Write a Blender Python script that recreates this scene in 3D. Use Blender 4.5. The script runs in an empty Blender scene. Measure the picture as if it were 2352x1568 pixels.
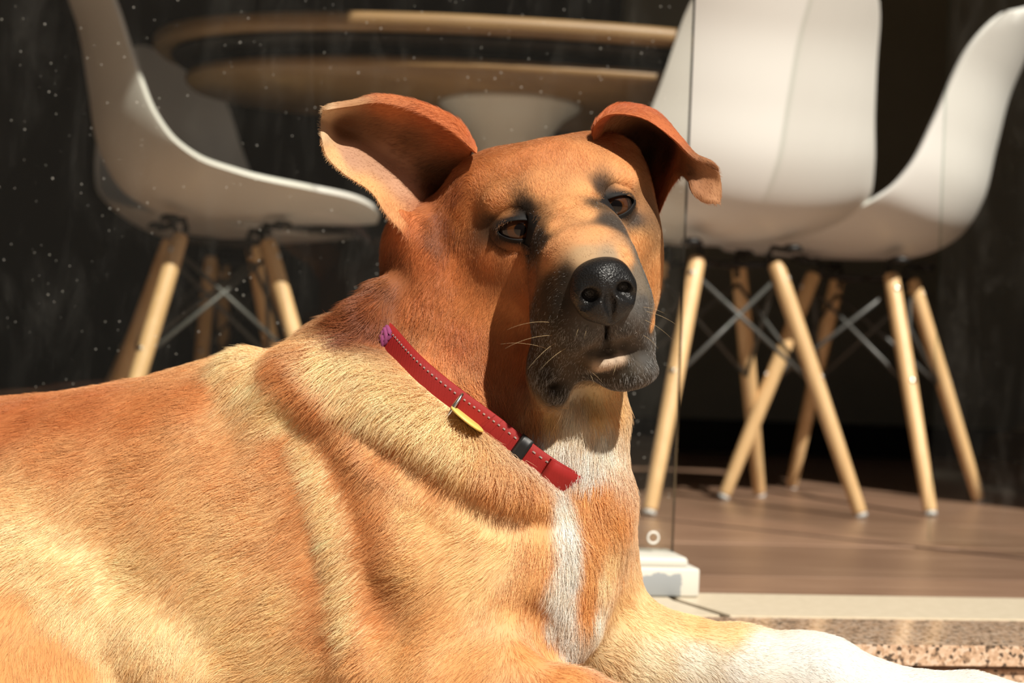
import bpy, bmesh, math, random
import numpy as np
from mathutils import Vector, Matrix

# ------------------------------------------------------------------ camera
F_PX = 55.0 / 36.0 * 2352.0
ROLL = math.radians(2.39)
PITCH = math.atan(50.0 / F_PX)                      # slightly upward
CAM = np.array([0.0, 0.0, 0.22])
_fw = np.array([0.0, math.cos(PITCH), math.sin(PITCH)])
_r0 = np.array([1.0, 0.0, 0.0])
_u0 = np.cross(_r0, _fw)
CR = math.cos(ROLL) * _r0 + math.sin(ROLL) * _u0
CU = -math.sin(ROLL) * _r0 + math.cos(ROLL) * _u0

def P(px, py, d):
    """world point seen at photo pixel (px, py) at depth d (metres)"""
    return CAM + (_fw + CR * ((px - 1176.0) / F_PX) - CU * ((py - 784.0) / F_PX)) * d

def proj(p):
    v = np.asarray(p, float) - CAM
    d = v @ _fw
    return 1176.0 + F_PX * (v @ CR) / d, 784.0 - F_PX * (v @ CU) / d, d

scene = bpy.context.scene
col = scene.collection
cd = bpy.data.cameras.new('camera')
cam = bpy.data.objects.new('camera', cd)
col.objects.link(cam)
m = Matrix.Identity(4)
for i in range(3):
    m[i][0], m[i][1], m[i][2], m[i][3] = CR[i], CU[i], -_fw[i], CAM[i]
cam.matrix_world = m
cd.lens = 55.0
cd.sensor_width = 36.0
cd.clip_start = 0.02
cd.dof.use_dof = True
cd.dof.focus_distance = 1.02
cd.dof.aperture_fstop = 7.1
scene.camera = cam

# ------------------------------------------------------------------ light
scene.view_settings.view_transform = 'Standard'
scene.view_settings.look = 'None'
scene.view_settings.gamma = 1.0
scene.view_settings.use_curve_mapping = False
scene.view_settings.exposure = 0.0
w = bpy.data.worlds.new('sky')
scene.world = w
w.use_nodes = True
nt = w.node_tree
bg = nt.nodes['Background']
sky = nt.nodes.new('ShaderNodeTexSky')
sky.sky_type = 'NISHITA'
sky.sun_disc = False
sky.sun_elevation = math.radians(46)
SUN = np.array([0.34, -0.58, 0.73]); SUN /= np.linalg.norm(SUN)
sky.sun_rotation = math.atan2(SUN[0], SUN[1])
sky.air_density = 1.0
sky.dust_density = 2.0
nt.links.new(sky.outputs[0], bg.inputs[0])
bg.inputs[1].default_value = 0.037
sl = bpy.data.lights.new('sun', 'SUN')
sl.energy = 6.7
sl.angle = math.radians(0.55)
sl.color = (1.0, 0.94, 0.83)
so = bpy.data.objects.new('sun', sl)
col.objects.link(so)
so.location = (3, -3, 4)
so.rotation_euler = Vector(-SUN).to_track_quat('-Z', 'Y').to_euler()
try:
    scene.cycles.use_denoising = True
    scene.cycles.max_bounces = 10
    scene.cycles.transparent_max_bounces = 24
    scene.cycles_curves.shape = 'RIBBONS'
    scene.cycles_curves.subdivisions = 2
except Exception:
    pass

# ------------------------------------------------------------------ helpers
def mat(name, color=(.8, .8, .8), rough=.5, spec=.5, metal=0.0):
    m = bpy.data.materials.new(name)
    m.use_nodes = True
    b = m.node_tree.nodes['Principled BSDF']
    b.inputs['Base Color'].default_value = (*color, 1)
    b.inputs['Roughness'].default_value = rough
    b.inputs['Specular IOR Level'].default_value = spec
    b.inputs['Metallic'].default_value = metal
    return m

class NT:
    def __init__(s, m):
        s.m = m; s.t = m.node_tree; s.n = s.t.nodes; s.l = s.t.links
        s.b = s.n.get('Principled BSDF')
    def node(s, kind, **kw):
        n = s.n.new('ShaderNode' + kind)
        for k, v in kw.items():
            if k in n.inputs.keys() if isinstance(k, str) else False:
                pass
            setattr(n, k, v)
        return n
    def link(s, a, b): s.l.new(a, b)
    def coord(s, out='Object', scale=(1, 1, 1), rot=(0, 0, 0)):
        c = s.node('TexCoord'); mp = s.node('Mapping')
        mp.inputs['Scale'].default_value = scale
        mp.inputs['Rotation'].default_value = rot
        s.link(c.outputs[out], mp.inputs[0])
        return mp.outputs[0]
    def noise(s, vec, scale, detail=4, rough=.5, dist=0.0):
        n = s.node('TexNoise')
        n.inputs['Scale'].default_value = scale; n.inputs['Detail'].default_value = detail
        n.inputs['Roughness'].default_value = rough; n.inputs['Distortion'].default_value = dist
        s.link(vec, n.inputs['Vector'])
        return n.outputs['Fac']
    def ramp(s, fac, stops, interp='LINEAR'):
        n = s.node('ValToRGB'); cr = n.color_ramp; cr.interpolation = interp
        while len(cr.elements) < len(stops): cr.elements.new(0.5)
        for e, (p, c) in zip(cr.elements, stops):
            e.position = p
            e.color = (*c, 1) if not isinstance(c, (int, float)) else (c, c, c, 1)
        s.link(fac, n.inputs[0])
        return n.outputs[0]
    def math(s, op, a, b=None, clamp=False):
        n = s.node('Math', operation=op); n.use_clamp = clamp
        for i, v in enumerate((a, b)):
            if v is None: continue
            if isinstance(v, (int, float)): n.inputs[i].default_value = v
            else: s.link(v, n.inputs[i])
        return n.outputs[0]
    def mix(s, fac, a, b, blend='MIX'):
        n = s.node('Mix', data_type='RGBA', blend_type=blend)
        for i, v in ((0, fac), (6, a), (7, b)):
            if isinstance(v, (int, float)): n.inputs[i].default_value = v
            elif isinstance(v, tuple): n.inputs[i].default_value = (*v, 1)
            else: s.link(v, n.inputs[i])
        return n.outputs[2]
    def bump(s, h, strength=.3, dist=.001):
        n = s.node('Bump'); n.inputs['Strength'].default_value = strength
        n.inputs['Distance'].default_value = dist
        s.link(h, n.inputs['Height']); s.link(n.outputs[0], s.b.inputs['Normal'])

def link_mesh(name, verts, faces, material=None, parent=None, smooth=True, mats=None, fmat=None):
    me = bpy.data.meshes.new(name)
    me.from_pydata([tuple(v) for v in verts], [], [tuple(f) for f in faces])
    me.update()
    if mats:
        for mm in mats: me.materials.append(mm)
        me.polygons.foreach_set('material_index', fmat)
    elif material: me.materials.append(material)
    if smooth: me.polygons.foreach_set('use_smooth', [True] * len(me.polygons))
    o = bpy.data.objects.new(name, me)
    col.objects.link(o)
    if parent is not None: o.parent = parent
    return o

def from_bm(name, bm, material=None, parent=None, smooth=True):
    me = bpy.data.meshes.new(name)
    bmesh.ops.recalc_face_normals(bm, faces=bm.faces[:])
    bm.to_mesh(me); bm.free()
    if material: me.materials.append(material)
    if smooth: me.polygons.foreach_set('use_smooth', [True] * len(me.polygons))
    o = bpy.data.objects.new(name, me); col.objects.link(o)
    if parent is not None: o.parent = parent
    return o

def box_bm(lo, hi, bevel=0.0, seg=2):
    bm = bmesh.new()
    lo = Vector(lo); hi = Vector(hi)
    bmesh.ops.create_cube(bm, size=1.0, matrix=Matrix.Translation((lo + hi) / 2) @ Matrix.Diagonal((*(hi - lo), 1)))
    if bevel: bmesh.ops.bevel(bm, geom=bm.edges[:], offset=bevel, segments=seg, affect='EDGES', profile=.5)
    return bm

def lathe(profile, n=24, axis_a=(0, 0, 0), axis_b=None):
    """profile: list of (radius, h); revolve about z, or along a->b with h in metres from a"""
    vs, fs = [], []
    a = Vector(axis_a)
    if axis_b is None: rot = Matrix.Identity(3)
    else: rot = (Vector(axis_b) - a).to_track_quat('Z', 'Y').to_matrix()
    for r, h in profile:
        for k in range(n):
            t = 2 * math.pi * k / n
            vs.append(a + rot @ Vector((r * math.cos(t), r * math.sin(t), h)))
    for i in range(len(profile) - 1):
        for k in range(n):
            k2 = (k + 1) % n
            fs.append((i * n + k, i * n + k2, (i + 1) * n + k2, (i + 1) * n + k))
    if profile[0][0] > 1e-6: fs.append(tuple(range(n))[::-1])
    if profile[-1][0] > 1e-6: fs.append(tuple((len(profile) - 1) * n + k for k in range(n)))
    return vs, fs

def tube(points, radius, n=8, closed=False):
    pts = [Vector(p) for p in points]; N = len(pts)
    rad = radius if isinstance(radius, (list, tuple)) else [radius] * N
    vs, fs = [], []
    up = Vector((0.13, 0.37, 0.92)).normalized()
    for i, p in enumerate(pts):
        if closed: t = pts[(i + 1) % N] - pts[i - 1]
        else: t = pts[min(i + 1, N - 1)] - pts[max(i - 1, 0)]
        t.normalize()
        x = t.cross(up)
        if x.length < 1e-4: x = t.cross(Vector((1, 0, 0)))
        x.normalize(); y = t.cross(x)
        for k in range(n):
            a = 2 * math.pi * k / n
            vs.append(p + (x * math.cos(a) + y * math.sin(a)) * rad[i])
    for i in range(N if closed else N - 1):
        j = (i + 1) % N
        for k in range(n):
            k2 = (k + 1) % n
            fs.append((i * n + k, i * n + k2, j * n + k2, j * n + k))
    if not closed:
        fs.append(tuple(range(n))[::-1]); fs.append(tuple((N - 1) * n + k for k in range(n)))
    return vs, fs

def merge(*parts):
    vs, fs = [], []
    for v, f in parts:
        o = len(vs); vs += list(v); fs += [tuple(i + o for i in q) for q in f]
    return vs, fs

def tag(o, label=None, cat=None, group=None, kind=None):
    if label: o['label'] = label
    if cat: o['category'] = cat
    if group: o['group'] = group
    if kind: o['kind'] = kind
    return o

def empty(name, loc, rz=0.0):
    o = bpy.data.objects.new(name, None); col.objects.link(o)
    o.location = loc; o.rotation_euler = (0, 0, rz); o.empty_display_size = .1
    return o

def cr_interp(xs, ys, q):
    """smooth (Catmull-Rom / Hermite) interpolation of ys (N or N,k) over xs"""
    xs = np.asarray(xs, float); ys = np.asarray(ys, float); q = np.clip(np.asarray(q, float), xs[0], xs[-1])
    mslope = np.gradient(ys, xs, axis=0)
    i = np.clip(np.searchsorted(xs, q, side='right') - 1, 0, len(xs) - 2)
    hh = xs[i + 1] - xs[i]; t = (q - xs[i]) / hh
    if ys.ndim > 1: t = t[..., None]; hh = hh[..., None]
    h00 = 2 * t**3 - 3 * t**2 + 1; h10 = t**3 - 2 * t**2 + t
    h01 = -2 * t**3 + 3 * t**2; h11 = t**3 - t**2
    return h00 * ys[i] + h10 * hh * mslope[i] + h01 * ys[i + 1] + h11 * hh * mslope[i + 1]

# ------------------------------------------------------------------ materials
M = {}
def wood(name, c1, c2, scale=(1, 1, 14), rough=.45, coord='Object', rnd=0.0, freq=9):
    m = mat(name, c1, rough); t = NT(m)
    v = t.coord(coord, scale)
    if rnd:
        oi = t.node('ObjectInfo'); add = t.node('VectorMath', operation='ADD')
        sc = t.node('VectorMath', operation='SCALE'); sc.inputs['Scale'].default_value = 37.0
        cx = t.node('CombineXYZ'); t.link(oi.outputs['Random'], cx.inputs[0]); t.link(oi.outputs['Random'], cx.inputs[1])
        t.link(cx.outputs[0], sc.inputs[0]); t.link(v, add.inputs[0]); t.link(sc.outputs[0], add.inputs[1]); v = add.outputs[0]
    f = t.noise(v, freq, 6, .62, .6)
    c = t.ramp(f, [(.28, c1), (.5, tuple((a + b) / 2 for a, b in zip(c1, c2))), (.72, c2)])
    if rnd:
        hs = t.node('HueSaturation'); mm = t.node('MapRange')
        mm.inputs[3].default_value = 1 - rnd; mm.inputs[4].default_value = 1 + rnd
        t.link(oi.outputs['Random'], mm.inputs[0]); t.link(mm.outputs[0], hs.inputs['Value']); t.link(c, hs.inputs['Color'])
        c = hs.outputs[0]
    t.link(c, t.b.inputs['Base Color'])
    t.bump(f, .12, .001)
    return m
M['beech'] = wood('beech', (.60, .37, .17), (.74, .50, .26), (30, 30, 2.2), .42, freq=3)
M['plank'] = wood('plank', (.165, .088, .054), (.33, .205, .138), (1.6, 26, 10), .34, rnd=.16, freq=2.2)
M['table_wood'] = wood('table_wood', (.19, .105, .042), (.34, .21, .092), (2, 2, 60), .5, freq=4)
M['plastic'] = mat('white_plastic', (.73, .72, .69), .36, .45)
M['plastic'].node_tree.nodes['Principled BSDF'].inputs['Subsurface Weight'].default_value = 0.0
M['black'] = mat('black_steel', (.012, .012, .012), .45, .4)
M['wire'] = mat('grey_wire', (.07, .072, .068), .42, .5)
M['silver'] = mat('silver', (.72, .72, .70), .28, .5, 1.0)
M['glide'] = mat('clear_glide', (.50, .50, .49), .25, .5)
M['tulip'] = mat('tulip_white', (.70, .68, .62), .4, .4)
m = mat('cream_stone', (.72, .63, .49), .45); t = NT(m)
f = t.noise(t.coord('Object', (1, 1, 1)), 90, 5, .6)
t.link(t.ramp(f, [(.35, (.56, .48, .355)), (.7, (.62, .535, .405))]), t.b.inputs['Base Color']); M['cream'] = m
def granite(name, rough):
    m = mat(name, (.5, .35, .25), rough); t = NT(m)
    v = t.coord('Object')
    vo = t.node('TexVoronoi'); vo.inputs['Scale'].default_value = 330; t.link(v, vo.inputs['Vector'])
    sep = t.node('SeparateColor'); t.link(vo.outputs['Color'], sep.inputs[0])
    n = t.noise(v, 120, 4, .6)
    k = t.math('ADD', t.math('MULTIPLY', sep.outputs[0], .55), t.math('MULTIPLY', n, .45))
    c = t.ramp(k, [(.0, (.03, .026, .022)), (.28, (.10, .07, .05)), (.36, (.42, .27, .17)), (.55, (.55, .38, .26)), (.72, (.62, .47, .35)), (.9, (.5, .42, .35))])
    t.link(c, t.b.inputs['Base Color'])
    return m
M['granite'] = granite('pink_granite', .16)
M['granite_rough'] = granite('rough_granite', .55)
M['granite_polish'] = granite('polished_granite', .10)
m = mat('dark_wall', (.24, .22, .165), .7, .3); t = NT(m)
f = t.noise(t.coord('Object'), 3, 5, .6); t.link(t.ramp(f, [(.3, (.225, .21, .155)), (.7, (.275, .255, .19))]), t.b.inputs['Base Color']); M['wall'] = m
M['wall_dark'] = mat('dark_panelling', (.016, .013, .010), .6, .3)
M['facade'] = mat('weathered_render', (.30, .26, .21), .9, .2)
M['ceil'] = mat('ceiling_paint', (.08, .075, .065), .8, .2)

# ------------------------------------------------------------------ room shell
E_ = Vector((math.cos(math.radians(10)), math.sin(math.radians(10)), 0))       # along the shop front
N_ = Vector((-E_.y, E_.x, 0))                                                  # into the shop
O_ = Vector((0.172, 1.55, 0))                                                  # free edge of the fixed pane
FRONT = Matrix.Translation(O_) @ Matrix.Rotation(math.radians(10), 4, 'Z')
def placed(o, mw=FRONT):
    o.matrix_world = mw
    return o
def shell(name, lo, hi, material, bevel=0.0):
    o = from_bm(name, box_bm(lo, hi, bevel), material, None, False)
    placed(o); o['kind'] = 'structure'
    return o
SL, SR, TB, ZC = -2.6, 2.0, 2.65, 2.75
fl = shell('floor', (SL, .0, -.10), (SR, TB, -.012), M['plank'])
shell('ceiling', (SL, 0, ZC), (SR, TB, ZC + .12), M['ceil'])
shell('wall_back', (SL - .12, TB, -.10), (SR + .12, TB + .12, ZC + .12), M['wall'])
shell('wall_left', (SL - .12, -.06, -.10), (SL, TB, ZC + .12), M['wall_dark'])
shell('wall_right', (SR, -.06, -.10), (SR + .12, TB, ZC + .12), M['wall'])
shell('wall_front', (SL, -.06, 2.25), (SR, .08, ZC + .12), M['wall'])
shell('wall_back_panelling', (SL, TB - .05, -.012), (.55, TB + .01, ZC), M['wall_dark'])
shell('wall_front_header', (SL, -.055, 1.73), (.03, .07, 2.27), M['wall'])
shell('wall_front_right', (1.36, -.06, -.10), (SR, .06, 2.26), M['wall'])
shell('sky_block_wall_left', (SL - .12, -3.2, -.2), (SL, -.061, 3.4), M['wall_dark'])  # added out of view to keep sky light off the left chair
shell('wall_opposite', (-14, -9.4, -.2), (14, -9.0, 5.5), M['facade'])
bb = shell('baseboard_back', (SL, TB - .015, -.012), (SR, TB, .09), M['wall_dark'], .003)

# floor boards, each one its own board, laid along the shop front
random.seed(3)
PW, gap = .307, .0016
row = 0
bt = 0.002
plank_meshes = {}
ROT_PL = 0.0
while bt < TB - .02:
    t1 = min(.136 if row == 0 else bt + PW, TB - .016)
    s = -3.7 + random.uniform(0, .75)
    while s < SR:
        s1 = s + 2.25
        a, b = max(s, SL), min(s1, SR)
        if b - a > .05:
            key = (round(b - a, 3), round(t1 - bt, 3))
            if key not in plank_meshes:
                bm = box_bm((-(b - a) / 2 + gap, -(t1 - bt) / 2 + gap, -.012), ((b - a) / 2 - gap, (t1 - bt) / 2 - gap, 0), .0018, 1)
                o = from_bm('plank', bm, M['plank'], fl, False); plank_meshes[key] = o.data
            else:
                o = bpy.data.objects.new('plank', plank_meshes[key]); col.objects.link(o); o.parent = fl
            o.location = ((a + b) / 2, (bt + t1) / 2, random.uniform(-.0006, 0))
        s = s1
    bt = t1; row += 1

# dark guide groove that the swung-out glass follows
ga, gb = FRONT.inverted() @ Vector((.13, 2.375, 0)), FRONT.inverted() @ Vector((1.10, 1.665, 0))
gd = (gb - ga).normalized(); gn_ = Vector((-gd.y, gd.x, 0)) * .0045
groove_z = .0007
link_mesh('guide_track', [ga - gn_ + Vector((0, 0, -.004)), ga + gn_ + Vector((0, 0, -.004)), gb + gn_ + Vector((0, 0, -.004)), gb - gn_ + Vector((0, 0, -.004)),
                          ga - gn_ + Vector((0, 0, groove_z)), ga + gn_ + Vector((0, 0, groove_z)), gb + gn_ + Vector((0, 0, groove_z)), gb - gn_ + Vector((0, 0, groove_z))],
          [(0, 1, 2, 3), (7, 6, 5, 4), (0, 4, 5, 1), (1, 5, 6, 2), (2, 6, 7, 3), (3, 7, 4, 0)], mat('dark_track', (.055, .032, .022), .5), fl, False)

# cream threshold strip with a mitred joint, polished granite step, lower pavement
def prism(name, poly, z0, z1, material, parent=None):
    vs = [(x, y, z0) for x, y in poly] + [(x, y, z1) for x, y in poly]
    n = len(poly)
    fs = [tuple(range(n))[::-1], tuple(range(n, 2 * n))] + [(i, (i + 1) % n, n + (i + 1) % n, n + i) for i in range(n)]
    bm = bmesh.new()
    bv = [bm.verts.new(v) for v in vs]
    for f in fs: bm.faces.new([bv[i] for i in f])
    bmesh.ops.recalc_face_normals(bm, faces=bm.faces[:])
    bmesh.ops.bevel(bm, geom=bm.edges[:], offset=.0012, segments=2, affect='EDGES')
    return from_bm(name, bm, material, parent, False)
th = tag(placed(prism('trim_1', [(.012, -.135), (SR, -.135), (SR, 0), (-.010, 0), (-.010, -.05)], -.06, .0005, M['cream'])), kind='structure')
th2 = prism('stone_piece', [(SL, -.135), (.004, -.135), (-.016, -.052), (-.016, 0), (SL, 0)], -.06, .0005, M['cream'], th)
GROUND = -0.036
st = tag(placed(prism('trim_2', [(SL, -.27), (SR, -.27), (SR, -.1365), (SL, -.1365)], -.0185, -.0006, M['granite_polish'])), kind='structure')
prism('stone_riser', [(SL, -.262), (SR, -.262), (SR, -.137), (SL, -.137)], -.06, -.0215, M['granite_rough'], st)
gr = shell('ground', (-7, -9, GROUND - .12), (7, -.2615, GROUND), M['granite'])

# ------------------------------------------------------------------ glass
def glass(name, tint, dust, smear, refl=.6):
    m = bpy.data.materials.new(name); m.use_nodes = True
    t = NT(m); n = t.n; n.remove(t.b)
    out = [k for k in n if k.type == 'OUTPUT_MATERIAL'][0]
    tr = t.node('BsdfTransparent'); tr.inputs[0].default_value = (*tint, 1)
    gl = t.node('BsdfGlossy'); gl.inputs['Roughness'].default_value = .02; gl.inputs[0].default_value = (1, 1, 1, 1)
    geo = t.node('NewGeometry'); fr = t.node('Fresnel')
    t.link(t.math('SUBTRACT', 1.5, t.math('MULTIPLY', geo.outputs['Backfacing'], 1.5 - 1 / 1.5)), fr.inputs[0])
    mx = t.node('MixShader'); t.link(t.math('MULTIPLY', fr.outputs[0], refl), mx.inputs[0]); t.link(tr.outputs[0], mx.inputs[1]); t.link(gl.outputs[0], mx.inputs[2])
    v = t.coord('Object')
    vo = t.node('TexVoronoi'); vo.inputs['Scale'].default_value = 150; t.link(v, vo.inputs['Vector'])
    sep = t.node('SeparateColor'); t.link(vo.outputs['Color'], sep.inputs[0])
    size = t.math('MULTIPLY', t.math('POWER', sep.outputs[0], 3.5), .14)
    sp = t.math('LESS_THAN', vo.outputs['Distance'], size)
    vo2 = t.node('TexVoronoi'); vo2.inputs['Scale'].default_value = 420; t.link(v, vo2.inputs['Vector'])
    sep2 = t.node('SeparateColor'); t.link(vo2.outputs['Color'], sep2.inputs[0])
    sp2 = t.math('LESS_THAN', vo2.outputs['Distance'], t.math('MULTIPLY', t.math('POWER', sep2.outputs[1], 4.0), .24))
    sm = t.noise(t.coord('Object', (9, 9, 2.2)), 3.0, 6, .65, .8)
    sm2 = t.noise(t.coord('Object', (60, 60, 22)), 2.0, 4, .7, .3)
    smr = t.math('MULTIPLY', t.ramp(sm, [(.5, 0.0), (.78, 1.0)]), t.ramp(sm2, [(.35, .25), (.75, 1.0)]))
    d = t.math('ADD', t.math('ADD', t.math('MULTIPLY', sp, dust), t.math('MULTIPLY', sp2, dust * .45)), t.math('ADD', t.math('MULTIPLY', smr, smear), .004), True)
    df = t.node('BsdfDiffuse'); df.inputs[0].default_value = (.75, .72, .66, 1)
    mx2 = t.node('MixShader'); t.link(d, mx2.inputs[0]); t.link(mx.outputs[0], mx2.inputs[1]); t.link(df.outputs[0], mx2.inputs[2])
    t.link(mx2.outputs[0], out.inputs[0])
    return m
M['glass'] = glass('dusty_glass', (.945, .95, .93), .30, .022)
M['glass_door'] = glass('streaked_glass', (.984, .989, .982), .12, .06, .28)
M['glass_edge'] = mat('glass_edge', (.012, .020, .019), .12, .6)
m = bpy.data.materials.new('clear_edge'); m.use_nodes = True
t = NT(m); t.n.remove(t.b); out_ = [k for k in t.n if k.type == 'OUTPUT_MATERIAL'][0]
tr_ = t.node('BsdfTransparent'); tr_.inputs[0].default_value = (.80, .86, .83, 1)
gl_ = t.node('BsdfGlossy'); gl_.inputs['Roughness'].default_value = .08; gl_.inputs[0].default_value = (.5, .55, .52, 1)
mx_ = t.node('MixShader'); mx_.inputs[0].default_value = .12; t.link(tr_.outputs[0], mx_.inputs[1]); t.link(gl_.outputs[0], mx_.inputs[2]); t.link(mx_.outputs[0], out_.inputs[0])
M['clear_edge'] = m
def pane(name, length, z0, z1, thick, material, parent=None, edge='glass_edge'):
    """box running from x=-length to 0, faces use pane glass, rim uses edge glass"""
    vs = [(x, y, z) for x in (-length, 0) for y in (-thick / 2, thick / 2) for z in (z0, z1)]
    fs = [(0, 1, 3, 2), (4, 6, 7, 5), (0, 4, 5, 1), (2, 3, 7, 6), (0, 2, 6, 4), (1, 5, 7, 3)]
    return link_mesh(name, vs, fs, None, parent, False, [material, M[edge]], [1, 1, 0, 0, 1, 1])
win = pane('window_1', 2.55, .0365, 1.731, .008, M['glass']); win['kind'] = 'structure'
win.matrix_world = FRONT @ Matrix.Translation((0, .018, 0))
# patch fitting that clamps the lower free corner, white paint flaking off blue-grey
m = mat('flaking_paint', (.75, .73, .66), .55); t = NT(m)
tc = t.node('TexCoord'); sx = t.node('SeparateXYZ'); t.link(tc.outputs['Object'], sx.inputs[0])
nz = t.noise(tc.outputs['Object'], 70, 5, .7)
e1 = t.math('ADD', sx.outputs[2], t.math('MULTIPLY', t.math('SUBTRACT', nz, .5), .020))
lowm = t.math('LESS_THAN', e1, .0230)
inx = t.math('LESS_THAN', t.math('ADD', sx.outputs[0], t.math('MULTIPLY', t.math('SUBTRACT', nz, .5), .02)), -.004)
fm = t.math('MULTIPLY', lowm, inx)
t.link(t.mix(fm, (.56, .54, .48), (.27, .285, .295)), t.b.inputs['Base Color'])
M['flaking'] = m
pf = from_bm('patch_fitting', box_bm((-.30, -.052, .0006), (.014, .034, .0290), .0028, 2), M['flaking'], win)
pf.location = (0, 0, 0)
pc = from_bm('clamp_cover', box_bm((-.30, -.046, .0275), (.004, .026, .0385), .0045, 3), M['flaking'], win)
# little round bushing in the glass above the fitting
r_ = [Vector((-.0215 + .0055 * math.cos(a), -.0046, .0525 + .0055 * math.sin(a))) for a in np.linspace(0, 2 * math.pi, 25)[:-1]]
vs, fs = tube(r_, .0012, 6, True)
link_mesh('bushing_ring', vs, fs, M['tulip'], win)
DOORP = Vector((.571, 2.107, 0))
door = pane('door_1', .66, .006, 2.2, .008, M['glass_door'], None, 'clear_edge'); door['kind'] = 'structure'
door.matrix_world = Matrix.Translation(DOORP) @ Matrix.Rotation(math.atan2(.62, -.785), 4, 'Z')
vs, fs = tube([(-.79, .02, .9), (-.79, .02, .9)], .01, 6)

# ------------------------------------------------------------------ chairs
def chair_shell_mesh():
    S = [0, .06, .14, .28, .42, .52, .60, .68, .78, .90, 1.0]
    Y = [.244, .222, .185, .10, -.01, -.095, -.155, -.192, -.212, -.238, -.282]
    Z = [.450, .448, .445, .440, .437, .446, .480, .542, .637, .750, .838]
    W = [.205, .212, .220, .232, .236, .234, .226, .212, .190, .168, .150]
    L = [.006, .012, .022, .036, .054, .068, .074, .068, .052, .036, .022]
    nu, nv = 56, 33
    us = np.linspace(0, 1, nu); us = us + 0.035 * np.sin(2 * np.pi * us) * -1 * 0
    y = cr_interp(S, Y, us); z = cr_interp(S, Z, us); wd = cr_interp(S, W, us); lf = cr_interp(S, L, us)
    dy = np.gradient(y); dz = np.gradient(z); ker = np.ones(13) / 13
    dy = np.convolve(np.pad(dy, 6, mode='edge'), ker, 'valid'); dz = np.convolve(np.pad(dz, 6, mode='edge'), ker, 'valid')
    ln = np.hypot(dy, dz); dy /= ln; dz /= ln
    arc = np.concatenate([[0], np.cumsum(np.hypot(np.diff(y), np.diff(z)))])
    d0 = arc; d1 = arc[-1] - arc
    def corner(d, R):
        q = np.clip(1 - d / R, 0, 1)
        return (1 - q**2.6) ** (1 / 2.6)
    wd = wd * np.maximum(corner(d0, .085) * .62 + .38 * (d0 >= 0), 0) if False else wd * (0.18 + 0.82 * corner(d0, .13)) * (0.34 + .66 * corner(d1, .12))
    vs = []
    for i in range(nu):
        ny, nz = dz[i], -dy[i]                     # sitter side normal (forward/up)
        for j in range(nv):
            tt = -1 + 2 * j / (nv - 1)
            tt = math.copysign(abs(tt) ** .9, tt)
            up = lf[i] * abs(tt) ** 2.1
            x = wd[i] * (tt - .035 * tt * abs(tt) ** 4)
            # curved end: the middle of each end stands proud
            endb = .020 * max(0, 1 - d0[i] / .06) * (1 - tt * tt) - .026 * max(0, 1 - d1[i] / .08) * (1 - tt * tt)
            vs.append((x, y[i] + ny * up + endb * (1 if d0[i] < d1[i] else 0), z[i] + nz * up + (-endb if d1[i] < .08 else 0)))
    fs = [(i * nv + j, i * nv + j + 1, (i + 1) * nv + j + 1, (i + 1) * nv + j) for i in range(nu - 1) for j in range(nv - 1)]
    return vs, fs
SH_V, SH_F = chair_shell_mesh()
RHO, TOPR = .255, .097
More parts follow.
